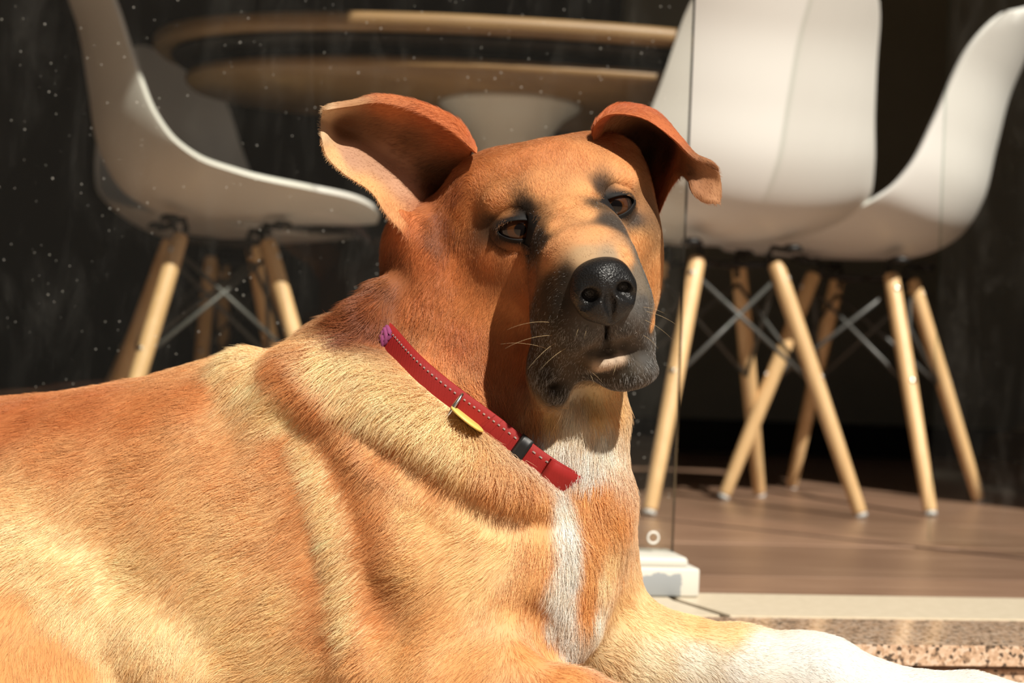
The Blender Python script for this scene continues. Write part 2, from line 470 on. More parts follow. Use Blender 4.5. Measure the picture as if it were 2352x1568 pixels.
def make_chair(name, loc, rz, label):
    root = empty(name, loc, rz)
    tag(root, label, 'chair', 'white shell chairs round the table')
    o = link_mesh('shell', SH_V, SH_F, M['plastic'], root)
    sd = o.modifiers.new('thickness', 'SOLIDIFY'); sd.thickness = .008; sd.offset = 0
    bv = o.modifiers.new('edge', 'BEVEL'); bv.width = .0032; bv.segments = 3; bv.limit_method = 'ANGLE'; bv.angle_limit = math.radians(50)
    dirs = [Vector((sx / math.sqrt(2), sy / math.sqrt(2), 0)) for sx, sy in ((1, 1), (-1, 1), (-1, -1), (1, -1))]
    topz = .402
    def leg_at(k, zz):
        f = 1 - zz / topz
        return dirs[k] * (TOPR + (RHO - TOPR) * f) + Vector((0, 0, zz))
    legs = []
    for k in range(4):
        a, b = leg_at(k, .006), leg_at(k, topz)
        Ln = (b - a).length
        prof = [(.0098, 0), (.0110, .004), (.0122, .10), (.0136, .22), (.0136, Ln - .05), (.0130, Ln - .006), (.0105, Ln - .001), (.0, Ln)]
        vs, fs = lathe(prof, 18, a, b)
        lg = link_mesh('leg', vs, fs, M['beech'], root); legs.append(lg)
        vs, fs = lathe([(.0095, 0), (.0105, .002), (.0095, .0075)], 14, leg_at(k, 0) + Vector((0, 0, .0002)), b)
        link_mesh('glide', vs, fs, M['glide'], lg)
        for zz in (.215, .372):
            pp = leg_at(k, zz); out = (dirs[k] + Vector((0, 0, .35))).normalized()
            vs, fs = lathe([(.0045, .0115), (.0045, .0145), (.0032, .0155), (0, .0157)], 12, pp, pp + out)
            link_mesh('screw_head', vs, fs, M['silver'], lg)
    # wire cross braces, two per side
    for k in range(4):
        j = (k + 1) % 4
        for a, b in ((k, j), (j, k)):
            pa = leg_at(a, .372) - dirs[a] * .012; pb = leg_at(b, .215) - dirs[b] * .012
            vs, fs = tube([pa, pa.lerp(pb, .5), pb], .0036, 8)
            link_mesh('wire_brace', vs, fs, M['wire'], root)
        # bracket: foot that grips the leg, riser and rubber pad against the shell
        pt = leg_at(k, topz - .02); base = leg_at(k, topz)
        pad = dirs[k] * .125 + Vector((0, 0, .4320 if dirs[k].y < 0 else .4335))
        g1 = tube([pt - dirs[k] * .013, base - dirs[k] * .012 + Vector((0, 0, .012)), base - dirs[k] * .006 + Vector((0, 0, .024)), pad + Vector((0, 0, -.012))], .0052, 8)
        c1, c2 = lathe([(.0, -.001), (.016, 0), (.0165, .006), (.010, .0105), (0, .0105)], 14, pad + Vector((0, 0, -.0115)))
        vs, fs = merge(g1, (c1, c2))
        link_mesh('bracket', vs, fs, M['black'], root)
        q1 = leg_at(k, topz - .004) - dirs[k] * .02; q2 = leg_at(j, topz - .004) - dirs[j] * .02
    vs, fs = merge(*[tube([leg_at(k, topz - .004) - dirs[k] * .012, leg_at((k + 2) % 4, topz - .004) - dirs[(k + 2) % 4] * .012], .0055, 8) for k in range(2)])
    link_mesh('cross_bar', vs, fs, M['black'], root)
    return root
def yaw(fx, fy): return math.atan2(fy, fx) - math.pi / 2
cA = Vector((.337, 2.59, 0))
make_chair('dining_chair', cA, yaw(-.294, .956), 'white shell chair with its back turned to the street, straight behind the free glass edge')
cB = Vector((.624, 2.80, 0))
make_chair('dining_chair', cB, yaw(-.875, .485), 'white shell chair partly seen through the open glass door')
cL = Vector((-.488, 2.56, 0))
make_chair('dining_chair', cL, yaw(.945, .326), 'white shell chair in profile behind dusty glass, pushed under the round-edged table')
cC = Vector((-.60, 3.15, 0))
make_chair('dining_chair', cC, yaw(.75, -.66), 'dim white shell chair in the shade behind the chair in profile')

# ------------------------------------------------------------------ pedestal table
tb = empty('pedestal_table', (-.02, 2.66, 0), math.radians(4))
tag(tb, 'wooden table with two stacked rounded tops on a white flared pedestal', 'table')
def oval_disc(a, b, z0, z1, n=72, r=.006, ex=2.3):
    vs = []; rings = [(1, z0, r), (1, z0 + r, 0), (1, z1 - r, 0), (1, z1, r)]
    def pt(t, inset):
        c, s = math.cos(t), math.sin(t)
        return (math.copysign(abs(c) ** (2 / ex), c) * (a - inset), math.copysign(abs(s) ** (2 / ex), s) * (b - inset))
    for _, z, ins in rings:
        for k in range(n):
            x, y = pt(2 * math.pi * k / n, ins); vs.append((x, y, z))
    fs = [(i * n + k, i * n + (k + 1) % n, (i + 1) * n + (k + 1) % n, (i + 1) * n + k) for i in range(3) for k in range(n)]
    fs += [tuple(range(n))[::-1], tuple(3 * n + k for k in range(n))]
    return vs, fs
vs, fs = oval_disc(.60, .33, .714, .738)
link_mesh('table_top', vs, fs, M['table_wood'], tb, True)
vs, fs = oval_disc(.57, .30, .700, .7135)
link_mesh('spacer_panel', vs, fs, M['wall_dark'], tb, True)
vs, fs = oval_disc(.545, .29, .660, .680)
link_mesh('lower_panel', vs, fs, M['table_wood'], tb, True)
vs, fs = oval_disc(.50, .25, .680, .6995)
link_mesh('spacer_panel', vs, fs, M['wall_dark'], tb, True)
prof = [(.24, .001), (.245, .008), (.235, .016), (.15, .035), (.085, .075), (.058, .14), (.046, .25), (.043, .36), (.043, .46), (.050, .54), (.066, .60), (.092, .635), (.118, .652), (.122, .6595)]
vs, fs = lathe(prof, 48)
link_mesh('pedestal', vs, fs, M['tulip'], tb)
# ------------------------------------------------------------------ dog: implicit surface toolkit
CAMB = np.array([CR, CU, _fw], np.float32)                # camera aligned basis, used only as a convenient axis set

class Field:
    """smooth union / subtraction of rounded primitives, each limited to its own box"""
    def __init__(s): s.items = []
    def add(s, op, k, fn, lo, hi):
        s.items.append((op, k, fn, np.asarray(lo, np.float32) - k, np.asarray(hi, np.float32) + k))
    def __call__(s, p):
        p = np.asarray(p, np.float32); d = np.full(len(p), .25, np.float32)
        for op, k, fn, lo, hi in s.items:
            mk = ((p > lo - .035) & (p < hi + .035)).all(1)
            ix = np.nonzero(mk)[0]
            if not len(ix): continue
            b = fn(p[ix]); a = d[ix]
            if op == 's': b = -b
            if op == 'u':
                h = np.maximum(k - np.abs(a - b), 0) / k
                d[ix] = np.minimum(a, b) - h * h * k * .25
            else:
                h = np.maximum(k - np.abs(a - b), 0) / k
                d[ix] = np.maximum(a, b) + h * h * k * .25
        return d
    def chain(s, pts, rads, k=.02, op='u', ratio=1.0):
        B = CAMB.copy(); B[2] /= ratio
        q = (np.asarray(pts, np.float32) @ B.T); r = np.asarray(rads, np.float32)
        pts = np.asarray(pts, float)
        rm = max(rads) * max(1, ratio) + .004
        def fn(p):
            pp = p @ B.T; out = None
            for i in range(len(q) - 1):
                ab = q[i + 1] - q[i]; L2 = max(float(ab @ ab), 1e-9)
                t = np.clip(((pp - q[i]) @ ab) / L2, 0, 1)
                dd = np.linalg.norm(pp - q[i] - t[:, None] * ab, axis=1) - (r[i] + (r[i + 1] - r[i]) * t)
                if out is None: out = dd
                else:
                    kk = .012; h = np.maximum(kk - np.abs(out - dd), 0) / kk
                    out = np.minimum(out, dd) - h * h * kk * .25
            return out * min(1.0, ratio)
        s.add(op, k, fn, pts.min(0) - rm, pts.max(0) + rm)
    def ell(s, c, rad, axes=None, k=.02, op='u'):
        A = CAMB if axes is None else np.asarray(axes, np.float32)
        c = np.asarray(c, np.float32); rad = np.asarray(rad, np.float32)
        def fn(p):
            q = (p - c) @ A.T
            k0 = np.linalg.norm(q / rad, axis=1); k1 = np.linalg.norm(q / (rad * rad), axis=1)
            return k0 * (k0 - 1) / np.maximum(k1, 1e-6)
        ext = np.sqrt(((A.T * rad) ** 2).sum(1))
        s.add(op, k, fn, c - ext, c + ext)

def px_chain(f, pts, k=.02, op='u', ratio=1.0):
    """pts: (px, py, depth, radius in photo pixels at that depth)"""
    f.chain([P(a, b, d) for a, b, d, r in pts], [r * d / F_PX for a, b, d, r in pts], k, op, ratio)

def trace(f, px, py, d0=.80, d1=1.6):
    """depth of the first surface along the view rays"""
    px = np.atleast_1d(np.asarray(px, float)); py = np.atleast_1d(np.asarray(py, float))
    d = np.full(len(px), d0)
    dirs = _fw[None] + CR[None] * ((px - 1176.0) / F_PX)[:, None] - CU[None] * ((py - 784.0) / F_PX)[:, None]
    alive = np.ones(len(px), bool)
    for _ in range(140):
        v = f(CAM + dirs * d[:, None])
        d = np.where(alive, d + np.clip(v, -.01, .03) * .7, d)
        alive &= d < d1
    ok = d < d1 - .001
    return CAM + dirs * d[:, None], d, ok

def surface_mesh(f, lo, hi, h, coarse=8, margin=2.0):
    lo = np.asarray(lo, float); n = (np.ceil((np.asarray(hi) - lo) / h / coarse).astype(int)) * coarse + 1
    ax = [lo[i] + h * np.arange(n[i]) for i in range(3)]
    cn = (n - 1) // coarse + 1
    cg = np.stack(np.meshgrid(*[a[::coarse] for a in ax], indexing='ij'), -1).reshape(-1, 3)
    cv = f(cg).reshape(cn)
    near = np.abs(cv) < h * coarse * margin
    # block is refined if any of its corners is near
    blk = np.zeros(cn - 1, bool)
    for a in (0, 1):
        for b in (0, 1):
            for c in (0, 1):
                blk |= near[a:cn[0] - 1 + a, b:cn[1] - 1 + b, c:cn[2] - 1 + c]
    V = np.repeat(np.repeat(np.repeat(cv, coarse, 0), coarse, 1), coarse, 2)[:n[0], :n[1], :n[2]].astype(np.float32)
    mk = np.zeros(n, bool)
    mk[:-1, :-1, :-1] = np.repeat(np.repeat(np.repeat(blk, coarse, 0), coarse, 1), coarse, 2)
    for axis in range(3):                                   # closed upper faces of refined blocks
        sh = np.zeros_like(mk); sl = [slice(None)] * 3; sr = [slice(None)] * 3
        sl[axis] = slice(1, None); sr[axis] = slice(0, -1)
        sh[tuple(sl)] = mk[tuple(sr)]; mk |= sh
    ii = np.nonzero(mk)
    for s0 in range(0, len(ii[0]), 1500000):
        sl = slice(s0, s0 + 1500000)
        pts = np.stack([ax[0][ii[0][sl]], ax[1][ii[1][sl]], ax[2][ii[2][sl]]], 1)
        V[ii[0][sl], ii[1][sl], ii[2][sl]] = f(pts)
    ins = V < 0
    c8 = [ins[a:n[0] - 1 + a, b:n[1] - 1 + b, c:n[2] - 1 + c] for a in (0, 1) for b in (0, 1) for c in (0, 1)]
    allv = c8[0].copy(); anyv = c8[0].copy()
    for c in c8[1:]: allv &= c; anyv |= c
    act = anyv & ~allv
    ai = np.stack(np.nonzero(act), 1)
    idx = np.full(act.shape, -1, np.int32); idx[act] = np.arange(len(ai))
    acc = np.zeros((len(ai), 3)); cnt = np.zeros(len(ai))
    corners = [(a, b, c) for a in (0, 1) for b in (0, 1) for c in (0, 1)]
    cvv = {c: V[ai[:, 0] + c[0], ai[:, 1] + c[1], ai[:, 2] + c[2]].astype(float) for c in corners}
    for c in corners:
        for axis in range(3):
            if c[axis]: continue
            e = list(c); e[axis] = 1; e = tuple(e)
            a, b = cvv[c], cvv[e]; cross = (a < 0) != (b < 0)
            t = np.where(cross, a / np.where(cross, a - b, 1), 0)
            pos = np.array(c, float)[None] + np.eye(3)[axis][None] * t[:, None]
            acc += pos * cross[:, None]; cnt += cross
    verts = lo + h * (ai + acc / cnt[:, None])
    quads = []
    for axis in range(3):
        u, v = (axis + 1) % 3, (axis + 2) % 3
        sl0 = [slice(1, n[i] - 1) for i in range(3)]; sl0[axis] = slice(0, n[axis] - 1)
        sl1 = list(sl0); sl1[axis] = slice(1, n[axis])
        a = ins[tuple(sl0)]; b = ins[tuple(sl1)]
        fl_ = np.nonzero(a != b)
        base = [fl_[i] + (0 if i == axis else 1) for i in range(3)]
        flip = a[fl_]
        def at(du, dv):
            q = [base[0].copy(), base[1].copy(), base[2].copy()]; q[u] = q[u] - 1 + du; q[v] = q[v] - 1 + dv
            return idx[q[0], q[1], q[2]]
        q = np.stack([at(0, 0), at(1, 0), at(1, 1), at(0, 1)], 1)
        q[~flip] = q[~flip][:, ::-1]
        quads.append(q)
    return verts, np.concatenate(quads)

def normals_of(f, p, e=.0012):
    g = np.stack([f(p + np.eye(3)[i] * e) - f(p - np.eye(3)[i] * e) for i in range(3)], 1)
    return g / np.maximum(np.linalg.norm(g, axis=1, keepdims=True), 1e-9)

def np_mesh(name, verts, faces, material, parent=None):
    me = bpy.data.meshes.new(name)
    me.vertices.add(len(verts)); me.vertices.foreach_set('co', np.asarray(verts, np.float32).ravel())
    k = faces.shape[1]
    me.loops.add(faces.size); me.loops.foreach_set('vertex_index', faces.astype(np.int32).ravel())
    me.polygons.add(len(faces)); me.polygons.foreach_set('loop_start', np.arange(0, faces.size, k, dtype=np.int32))
    me.update(calc_edges=True)
    me.polygons.foreach_set('use_smooth', np.ones(len(faces), bool))
    if material: me.materials.append(material)
    o = bpy.data.objects.new(name, me); col.objects.link(o)
    if parent is not None: o.parent = parent
    return o

# ------------------------------------------------------------------ dog: body form
def head_pose(ox, oy, d, yaw_, pit, rol):
    O = P(ox, oy, d)
    X, Y, Z = CR, -_fw, CU
    Y2 = math.cos(yaw_) * Y + math.sin(yaw_) * X; X2 = math.cos(yaw_) * X - math.sin(yaw_) * Y
    Y3 = math.cos(pit) * Y2 - math.sin(pit) * Z; Z3 = math.cos(pit) * Z + math.sin(pit) * Y2
    X4 = math.cos(rol) * X2 + math.sin(rol) * Z3; Z4 = math.cos(rol) * Z3 - math.sin(rol) * X2
    return O, np.array([X4, Y3, Z4])
HO, HB = head_pose(1275.1, 495.5, 1.097, .130, .098, .188)
def HL(x, y, z): return HO + np.array([x, y, z]) @ HB
def to_head(p): return (np.asarray(p) - HO) @ HB.T

D = Field()
# trunk, from rump (outside the frame) to the chest
px_chain(D, [(-620, 1390, 1.25, 330), (-420, 1345, 1.23, 350), (-150, 1315, 1.20, 378), (0, 1303, 1.18, 380), (150, 1292, 1.17, 380),
             (300, 1274, 1.155, 384), (430, 1255, 1.145, 388), (570, 1236, 1.135, 410), (700, 1245, 1.125, 395),
             (880, 1270, 1.11, 350), (1060, 1310, 1.10, 300)], .03, ratio=.80)
px_chain(D, [(1060, 1300, 1.11, 250), (1180, 1270, 1.10, 225), (1235, 1300, 1.09, 185)], .05, ratio=.85)     # brisket
px_chain(D, [(1215, 1190, 1.06, 150), (1270, 1290, 1.045, 120), (1292, 1420, 1.035, 75)], .03)               # breastbone
# neck
px_chain(D, [(860, 1120, 1.13, 290), (985, 1030, 1.12, 290), (1100, 920, 1.11, 248), (1165, 790, 1.11, 220), (1215, 650, 1.11, 188)], .05, ratio=.82)
D.ell(P(1000, 665, 1.12), (.028, .045, .04), k=.04)
D.ell(P(1388, 1135, 1.065), (.016, .030, .022), k=.03)
D.ell(P(1340, 1165, 1.05), (.018, .024, .018), k=.03)
# throat lobes
px_chain(D, [(1320, 900, 1.06, 70), (1305, 960, 1.05, 78), (1290, 1022, 1.045, 62)], .03)
px_chain(D, [(1370, 880, 1.07, 55), (1385, 950, 1.07, 46), (1378, 1005, 1.07, 46)], .02)
px_chain(D, [(915, 497, 1.078, 15), (950, 545, 1.085, 22), (1000, 590, 1.09, 24)], .02)          # fold at the root of the ear
# far shoulder and foreleg, stretched out to the right
px_chain(D, [(1280, 1120, 1.12, 130), (1322, 1160, 1.12, 100), (1318, 1290, 1.12, 98), (1370, 1420, 1.11, 95), (1440, 1500, 1.10, 105)], .035)
px_chain(D, [(1440, 1503, 1.10, 108), (1560, 1520, 1.10, 100), (1700, 1540, 1.09, 98), (1850, 1556, 1.085, 96), (1905, 1566, 1.08, 92),
             (2010, 1602, 1.08, 78), (2120, 1628, 1.075, 80), (2230, 1640, 1.07, 90), (2330, 1660, 1.065, 92)], .02)
for dx, dd in ((0, -.024), (26, -.008), (24, .010), (0, .026)):
    px_chain(D, [(2330 + dx, 1652, 1.065 + dd, 62), (2400 + dx, 1668, 1.06 + dd, 56), (2440 + dx, 1690, 1.06 + dd, 44)], .008)
# near shoulder, upper arm, elbow and foreleg
D.ell(P(960, 1290, 1.072), (.062, .088, .052), k=.06)
D.ell(P(720, 1400, 1.10), (.10, .08, .075), k=.06)
D.ell(P(975, 565, 1.12), (.026, .032, .03), k=.03)
px_chain(D, [(1040, 1280, 1.05, 130), (1070, 1400, 1.035, 140), (1040, 1560, 1.022, 125)], .05, ratio=.8)
px_chain(D, [(1030, 1600, 1.0, 112), (1150, 1585, .99, 92), (1300, 1625, .98, 88), (1480, 1680, .97, 82), (1640, 1712, .965, 70), (1760, 1728, .96, 78)], .03)
for dd in (-.022, -.008, .008, .022):
    px_chain(D, [(1760, 1728, .96 + dd, 55), (1840, 1745, .957 + dd, 50)], .008)
# near haunch and hind leg
D.ell(P(-75, 1610, 1.045), (.098, .104, .064), k=.012)
px_chain(D, [(60, 1660, 1.02, 90), (200, 1720, 1.0, 60), (330, 1740, .99, 50)], .03)
# belly line / flank web
px_chain(D, [(260, 1560, 1.09, 120), (600, 1600, 1.09, 130), (900, 1600, 1.08, 120)], .06)
# tail root and rump mass (out of frame)
px_chain(D, [(-640, 1420, 1.24, 250), (-700, 1560, 1.22, 200)], .05)
px_chain(D, [(-900, 1500, 1.2, 60), (-1000, 1690, 1.12, 45), (-900, 1745, 1.02, 36)], .03)

# head, in its own frame (x right, y forward, z up)
def HE(c, rad, k=.018, op='u'): D.ell(HL(*c), rad, HB, k, op)
def HC(pts, k=.018, op='u'): D.chain([HL(*q[:3]) for q in pts], [q[3] for q in pts], k, op)
HE((0, -.012, -.004), (.062, .068, .054), .03)
HE((0, .022, .020), (.040, .034, .028), .03)
HC([(0, -.03, -.03, .06), (0, -.01, -.05, .05)], .03)
for sx in (-1, 1):
    w_ = .004 if sx < 0 else 0
    HE((sx * .040, -.012, .018), (.030, .040, .032), .025)
    HE((sx * .0375, .012, -.020), (.030, .044, .034), .02)
    HE((sx * (.031 + 3.5 * w_), -.012, -.052), (.034, .046, .044), .025)
    HE((sx * .030, .040, .018), (.021, .018, .014), .014)
    HE((sx * .043, .030, -.016), (.016, .022, .014), .012)
    HE((sx * .0185 - (.0035 if sx > 0 else 0), .105, -.060), (.0200, .032, .025), .012)
    HE((sx * .0225 - (.0055 if sx > 0 else 0), .088, -.076), (.0175, .030, .024), .014)
HC([(0, .030, .006, .034), (0, .060, -.010, .028)], .02)
for sx in (-1, 1):
    HC([(sx * .006, .050, -.002, .0165), (sx * .009, .085, -.0165, .0190), (sx * .009, .115, -.027, .0165), (sx * .006, .127, -.031, .014)], .014)
HC([(0, .045, -.040, .038), (0, .085, -.046, .0325), (0, .117, -.050, .027)], .016)
HE((-.034, .086, -.096), (.0145, .024, .021), .010)
HE((.021, .090, -.088), (.014, .024, .018), .010)
HC([(0, .098, -.088, .017), (0, .05, -.082, .032), (0, -.02, -.078, .045)], .016)
HE((-.001, .1150, -.0915), (.0155, .012, .0062), .006)
HE((.014, .104, -.103), (.019, .018, .011), .008)
HC([(-.036, .104, -.1010, .0022), (-.019, .124, -.0920, .0028), (-.003, .137, -.0815, .0030), (.012, .129, -.0835, .0026), (.024, .117, -.0905, .0020)], .006, 's')
HC([(-.013, .140, -.114, .0060), (-.013, .095, -.119, .0075)], .010, 's')
HE((0, .137, -.071), (.0012, .02, .012), .006, 's')
EYE = [(-.0346, .0522, -.0018), (.0312, .0525, .0020)]
ER = .0135
DN = Field(); DN.items = list(D.items)                    # flesh without the eye hollows
for c in EYE: HE(c, (ER + .0012,) * 3, .004, 's')
VOX = .0022
# second pass: folds laid on the traced surface
def laid(pts, r, sink, k, op='u'):
    A_ = np.array([(a[0], a[1], a[2] if len(a) > 2 else r) for a in pts], float)
    pts = cr_interp(np.arange(len(A_)), A_, np.linspace(0, len(A_) - 1, (len(A_) - 1) * 4 + 1))
    px, py = pts[:, 0], pts[:, 1]
    s, d, ok = trace(D, px, py)
    nn = normals_of(D, s)
    rr = pts[:, 2] * d / F_PX
    D.chain(s - nn * (rr * sink)[:, None], list(rr), k, op)
    return s
laid([(722, 822, 50), (768, 800, 52), (806, 775, 44)], 50, .15, .02)
laid([(735, 850, 66), (790, 880, 80), (870, 920, 84), (960, 985, 80), (1050, 1060, 68), (1130, 1110, 52), (1215, 1150, 34)], 70, .25, .02)   # ruff under the collar
laid([(690, 850), (745, 930), (830, 1005), (940, 1060), (1040, 1120), (1130, 1180), (1240, 1205)], 15, -.35, .014, 's')
laid([(560, 845), (625, 930), (695, 1030), (735, 1130), (765, 1240), (790, 1350), (800, 1440), (850, 1520)], 30, .35, .03)
laid([(655, 850), (730, 945), (800, 1060), (860, 1190), (885, 1290)], 22, .35, .03)
laid([(650, 985), (690, 1090), (715, 1210), (735, 1330), (760, 1480)], 14, -.68, .03, 's')
laid([(745, 1010), (805, 1130), (840, 1240), (850, 1360), (870, 1490)], 14, -.68, .03, 's')
laid([(-20, 1215), (110, 1300), (230, 1405), (330, 1490), (430, 1570)], 30, .35, .03)
laid([(1225, 1395), (1245, 1460), (1300, 1515)], 14, -.5, .012, 's')

# ------------------------------------------------------------------ collar: follows the neck all the way round
cpx = [(866, 760), (905, 805), (950, 850), (1000, 890), (1060, 940), (1130, 998), (1200, 1053), (1250, 1092), (1290, 1105)]
cs_, cdp, cok = trace(D, [c[0] for c in cpx], [c[1] for c in cpx])
print('collar depths', cdp.round(3), cok)
CN = (_fw * .28 + CR * .56 - CU * -.80); CN /= np.linalg.norm(CN)       # along the neck, towards the head
_uu, _ss, _vv = np.linalg.svd(cs_ - cs_.mean(0)); print('collar fit', _ss, _vv[2] @ CR, _vv[2] @ CU, _vv[2] @ _fw)
CN = _vv[2] * np.sign(_vv[2] @ CU)
CC0 = P(1100, 928, 1.115); CC0 = CC0 - ((CC0 - cs_.mean(0)) @ CN) * CN
CA = np.cross(CN, _fw); CA /= np.linalg.norm(CA); CB = np.cross(CN, CA)
NTH = 96
th_ = np.linspace(0, 2 * math.pi, NTH, endpoint=False)
rad_dir = np.cos(th_)[:, None] * CA + np.sin(th_)[:, None] * CB
rr_ = np.full(NTH, .03)
for _ in range(120):
    v_ = D(CC0 + rad_dir * rr_[:, None]); rr_ = np.where(v_ < 0, rr_ + np.clip(-v_, .0008, .01) * .7, rr_); rr_ = np.minimum(rr_, .115)
for _ in range(3): rr_ = np.maximum(rr_ * .6, 0) + .2 * np.roll(rr_, 1) + .2 * np.roll(rr_, -1)
print('collar radii', rr_.min(), rr_.max())
BW = .0118
def under_collar(p):
    q = p - CC0; hgt = q @ CN; x, y = q @ CA, q @ CB; r = np.hypot(x, y)
    a = (np.arctan2(y, x) % (2 * math.pi)) / (2 * math.pi) * NTH
    rl = rr_[a.astype(int) % NTH]
    return (np.abs(hgt) < BW * .5) & (r < rl + .004) & (r > rl - .03)

# hair of the nape that hangs over the upper end of the collar
px_chain(D, [(790, 790, 1.075, 40), (835, 735, 1.075, 40), (872, 680, 1.085, 34)], .02)
LO, HI = np.array([-.78, .84, GROUND - .002]), np.array([.47, 1.40, .40])
D.add('s', .002, lambda p: (p[:, 2] - GROUND - .0005), LO - 1, np.array([9, 9, GROUND + .004]))

# ears: leaf-shaped sheets of skin with thickness, drawn row by row from base to tip
def sheet(rows, thick, nu=44, nv=30):
    R_ = np.array([[P(*c) for c in r] for r in rows])                 # rows x cols x 3
    nr, nc = R_.shape[:2]
    uu, vv = np.linspace(0, nr - 1, nu), np.linspace(0, nc - 1, nv)
    A = cr_interp(np.arange(nr), R_.reshape(nr, -1), uu).reshape(nu, nc, 3)
    G = np.stack([cr_interp(np.arange(nc), A[i], vv) for i in range(nu)])
    du = np.gradient(G, axis=0); dv = np.gradient(G, axis=1)
    nn = np.cross(du, dv); nn /= np.maximum(np.linalg.norm(nn, axis=2, keepdims=True), 1e-9)
    if (nn.reshape(-1, 3).mean(0) @ _fw) > 0: nn = -nn                # towards the viewer's side = inside of the ear
    edge = np.minimum(np.minimum(np.arange(nv)[None] / 3.0, (nv - 1 - np.arange(nv))[None] / 3.0), ((nu - 1 - np.arange(nu)) / 3.0)[:, None])
    tt = thick * np.sqrt(np.clip(edge, .0, 1))[..., None]
    F1 = G + nn * tt * .5; F2 = G - nn * tt * .5
    vs = np.concatenate([F1.reshape(-1, 3), F2.reshape(-1, 3)])
    fs = []; N0 = nu * nv
    for i in range(nu - 1):
        for j in range(nv - 1):
            a, b, c, d = i * nv + j, i * nv + j + 1, (i + 1) * nv + j + 1, (i + 1) * nv + j
            fs.append((a, b, c, d)); fs.append((N0 + d, N0 + c, N0 + b, N0 + a))
    fs = np.array(fs)
    v0 = vs[fs[0]]; fn = np.cross(v0[1] - v0[0], v0[2] - v0[0])
    if fn @ nn[0, 0] < 0: fs = fs[:, ::-1]
    return vs, fs, N0
EAR1 = [[(1095, 352, 1.062), (1085, 345, 1.095), (1060, 420, 1.13), (1040, 500, 1.12), (1005, 560, 1.085), (985, 590, 1.08)],
        [(1036, 300, 1.064), (1046, 285, 1.080), (985, 385, 1.112), (955, 450, 1.102), (915, 480, 1.080), (893, 497, 1.066)],
        [(958, 256, 1.062), (962, 245, 1.072), (905, 345, 1.100), (880, 395, 1.090), (862, 425, 1.075), (852, 440, 1.062)],
        [(874, 236, 1.058), (876, 226, 1.066), (838, 305, 1.088), (820, 355, 1.080), (800, 385, 1.070), (792, 400, 1.058)],
        [(806, 244, 1.054), (806, 238, 1.060), (785, 285, 1.082), (770, 325, 1.075), (758, 350, 1.062), (752, 360, 1.055)],
        [(750, 252, 1.048), (744, 246, 1.056), (738, 270, 1.064), (737, 290, 1.062), (737, 308, 1.057), (739, 318, 1.052)]]
EAR2 = [[(1362, 330, 1.070), (1385, 355, 1.110), (1440, 420, 1.135), (1485, 480, 1.120), (1505, 515, 1.095)],
        [(1366, 288, 1.058), (1395, 290, 1.095), (1462, 350, 1.140), (1512, 425, 1.115), (1530, 452, 1.092)],
        [(1405, 262, 1.048), (1430, 248, 1.085), (1500, 312, 1.130), (1540, 390, 1.100), (1550, 418, 1.080)],
        [(1478, 272, 1.040), (1498, 258, 1.070), (1545, 315, 1.095), (1562, 375, 1.078), (1566, 404, 1.064)],
        [(1546, 318, 1.036), (1554, 312, 1.050), (1574, 345, 1.060), (1580, 385, 1.056), (1580, 416, 1.050)],
        [(1590, 360, 1.036), (1594, 358, 1.044), (1602, 390, 1.052), (1600, 425, 1.052), (1592, 446, 1.048)],
        [(1628, 377, 1.044), (1634, 378, 1.048), (1638, 412, 1.056), (1634, 448, 1.056), (1618, 466, 1.052)],
        [(1648, 394, 1.052), (1652, 400, 1.056), (1657, 425, 1.060), (1657, 450, 1.060), (1652, 468, 1.056)]]
ev1, ef1, n1 = sheet(EAR1, .0042)
ev2, ef2, n2 = sheet(EAR2, .0042)

# eyelids: skin that closes over the ball to an almond opening
def lids(c, sx):
    R_ = ER + .0010; ring = []; nphi = 44
    for phi in np.linspace(0, 2 * math.pi, nphi, endpoint=False):
        cx, cz = math.cos(phi), math.sin(phi)
        az = .0062 if cz > 0 else .0062
        inner = np.array([.0136 * cx, az * cz + .0016 * cx * sx])
        outer = np.array([.0200 * cx, .0165 * cz])
        row = []; hood = .0014 * max(cz, 0)
        for t_, lift in ((0, -.0025), (0, .0004 + hood), (.08, .0008 + hood), (.25, .0006 + hood * .6), (.6, 0), (1.0, -.0012)):
            x, z = inner * (1 - t_) + outer * t_
            ys = math.sqrt(max(R_ * R_ - x * x - z * z, (.45 * R_) ** 2))
            yy = .05
            for _ in range(60):
                v_ = float(DN(HL(c[0] + x, c[1] + yy, c[2] + z)[None])[0])
                yy -= v_ * .8
                if abs(v_) < 2e-4 or yy < -.01: break
            w_ = min(max((t_ - .15) / .55, 0), 1); w_ = w_ * w_ * (3 - 2 * w_)
            row.append(HL(c[0] + x, c[1] + ys * (1 - w_) + yy * w_ + lift, c[2] + z))
        ring.append(row)
    vs = np.array(ring).reshape(-1, 3); k = 6; fs = []
    for i in range(nphi):
        j = (i + 1) % nphi
        for q in range(k - 1): fs.append((i * k + q, i * k + q + 1, j * k + q + 1, j * k + q))
    return vs, np.array(fs)
lv = [lids(EYE[0], -1), lids(EYE[1], 1)]

bv_, bf_ = surface_mesh(D, LO, HI, VOX)
print('dog verts', len(bv_))
parts_ = [(bv_, bf_), (ev1, ef1), (ev2, ef2)] + lv
DV, DF, off, DG = [], [], 0, []
for gi, (a, b) in enumerate(parts_):
    DV.append(a); DF.append(b + off); DG.append(np.full(len(b), gi)); off += len(a)
DV = np.concatenate(DV); DF = np.concatenate(DF); DG = np.concatenate(DG)
M['coat'] = mat('coat', (.55, .30, .12), .7, .2)
dog = np_mesh('dog', DV, DF, M['coat'])
tag(dog, 'tan dog lying in front of the shop, black muzzle, white blaze on its chest', 'dog')

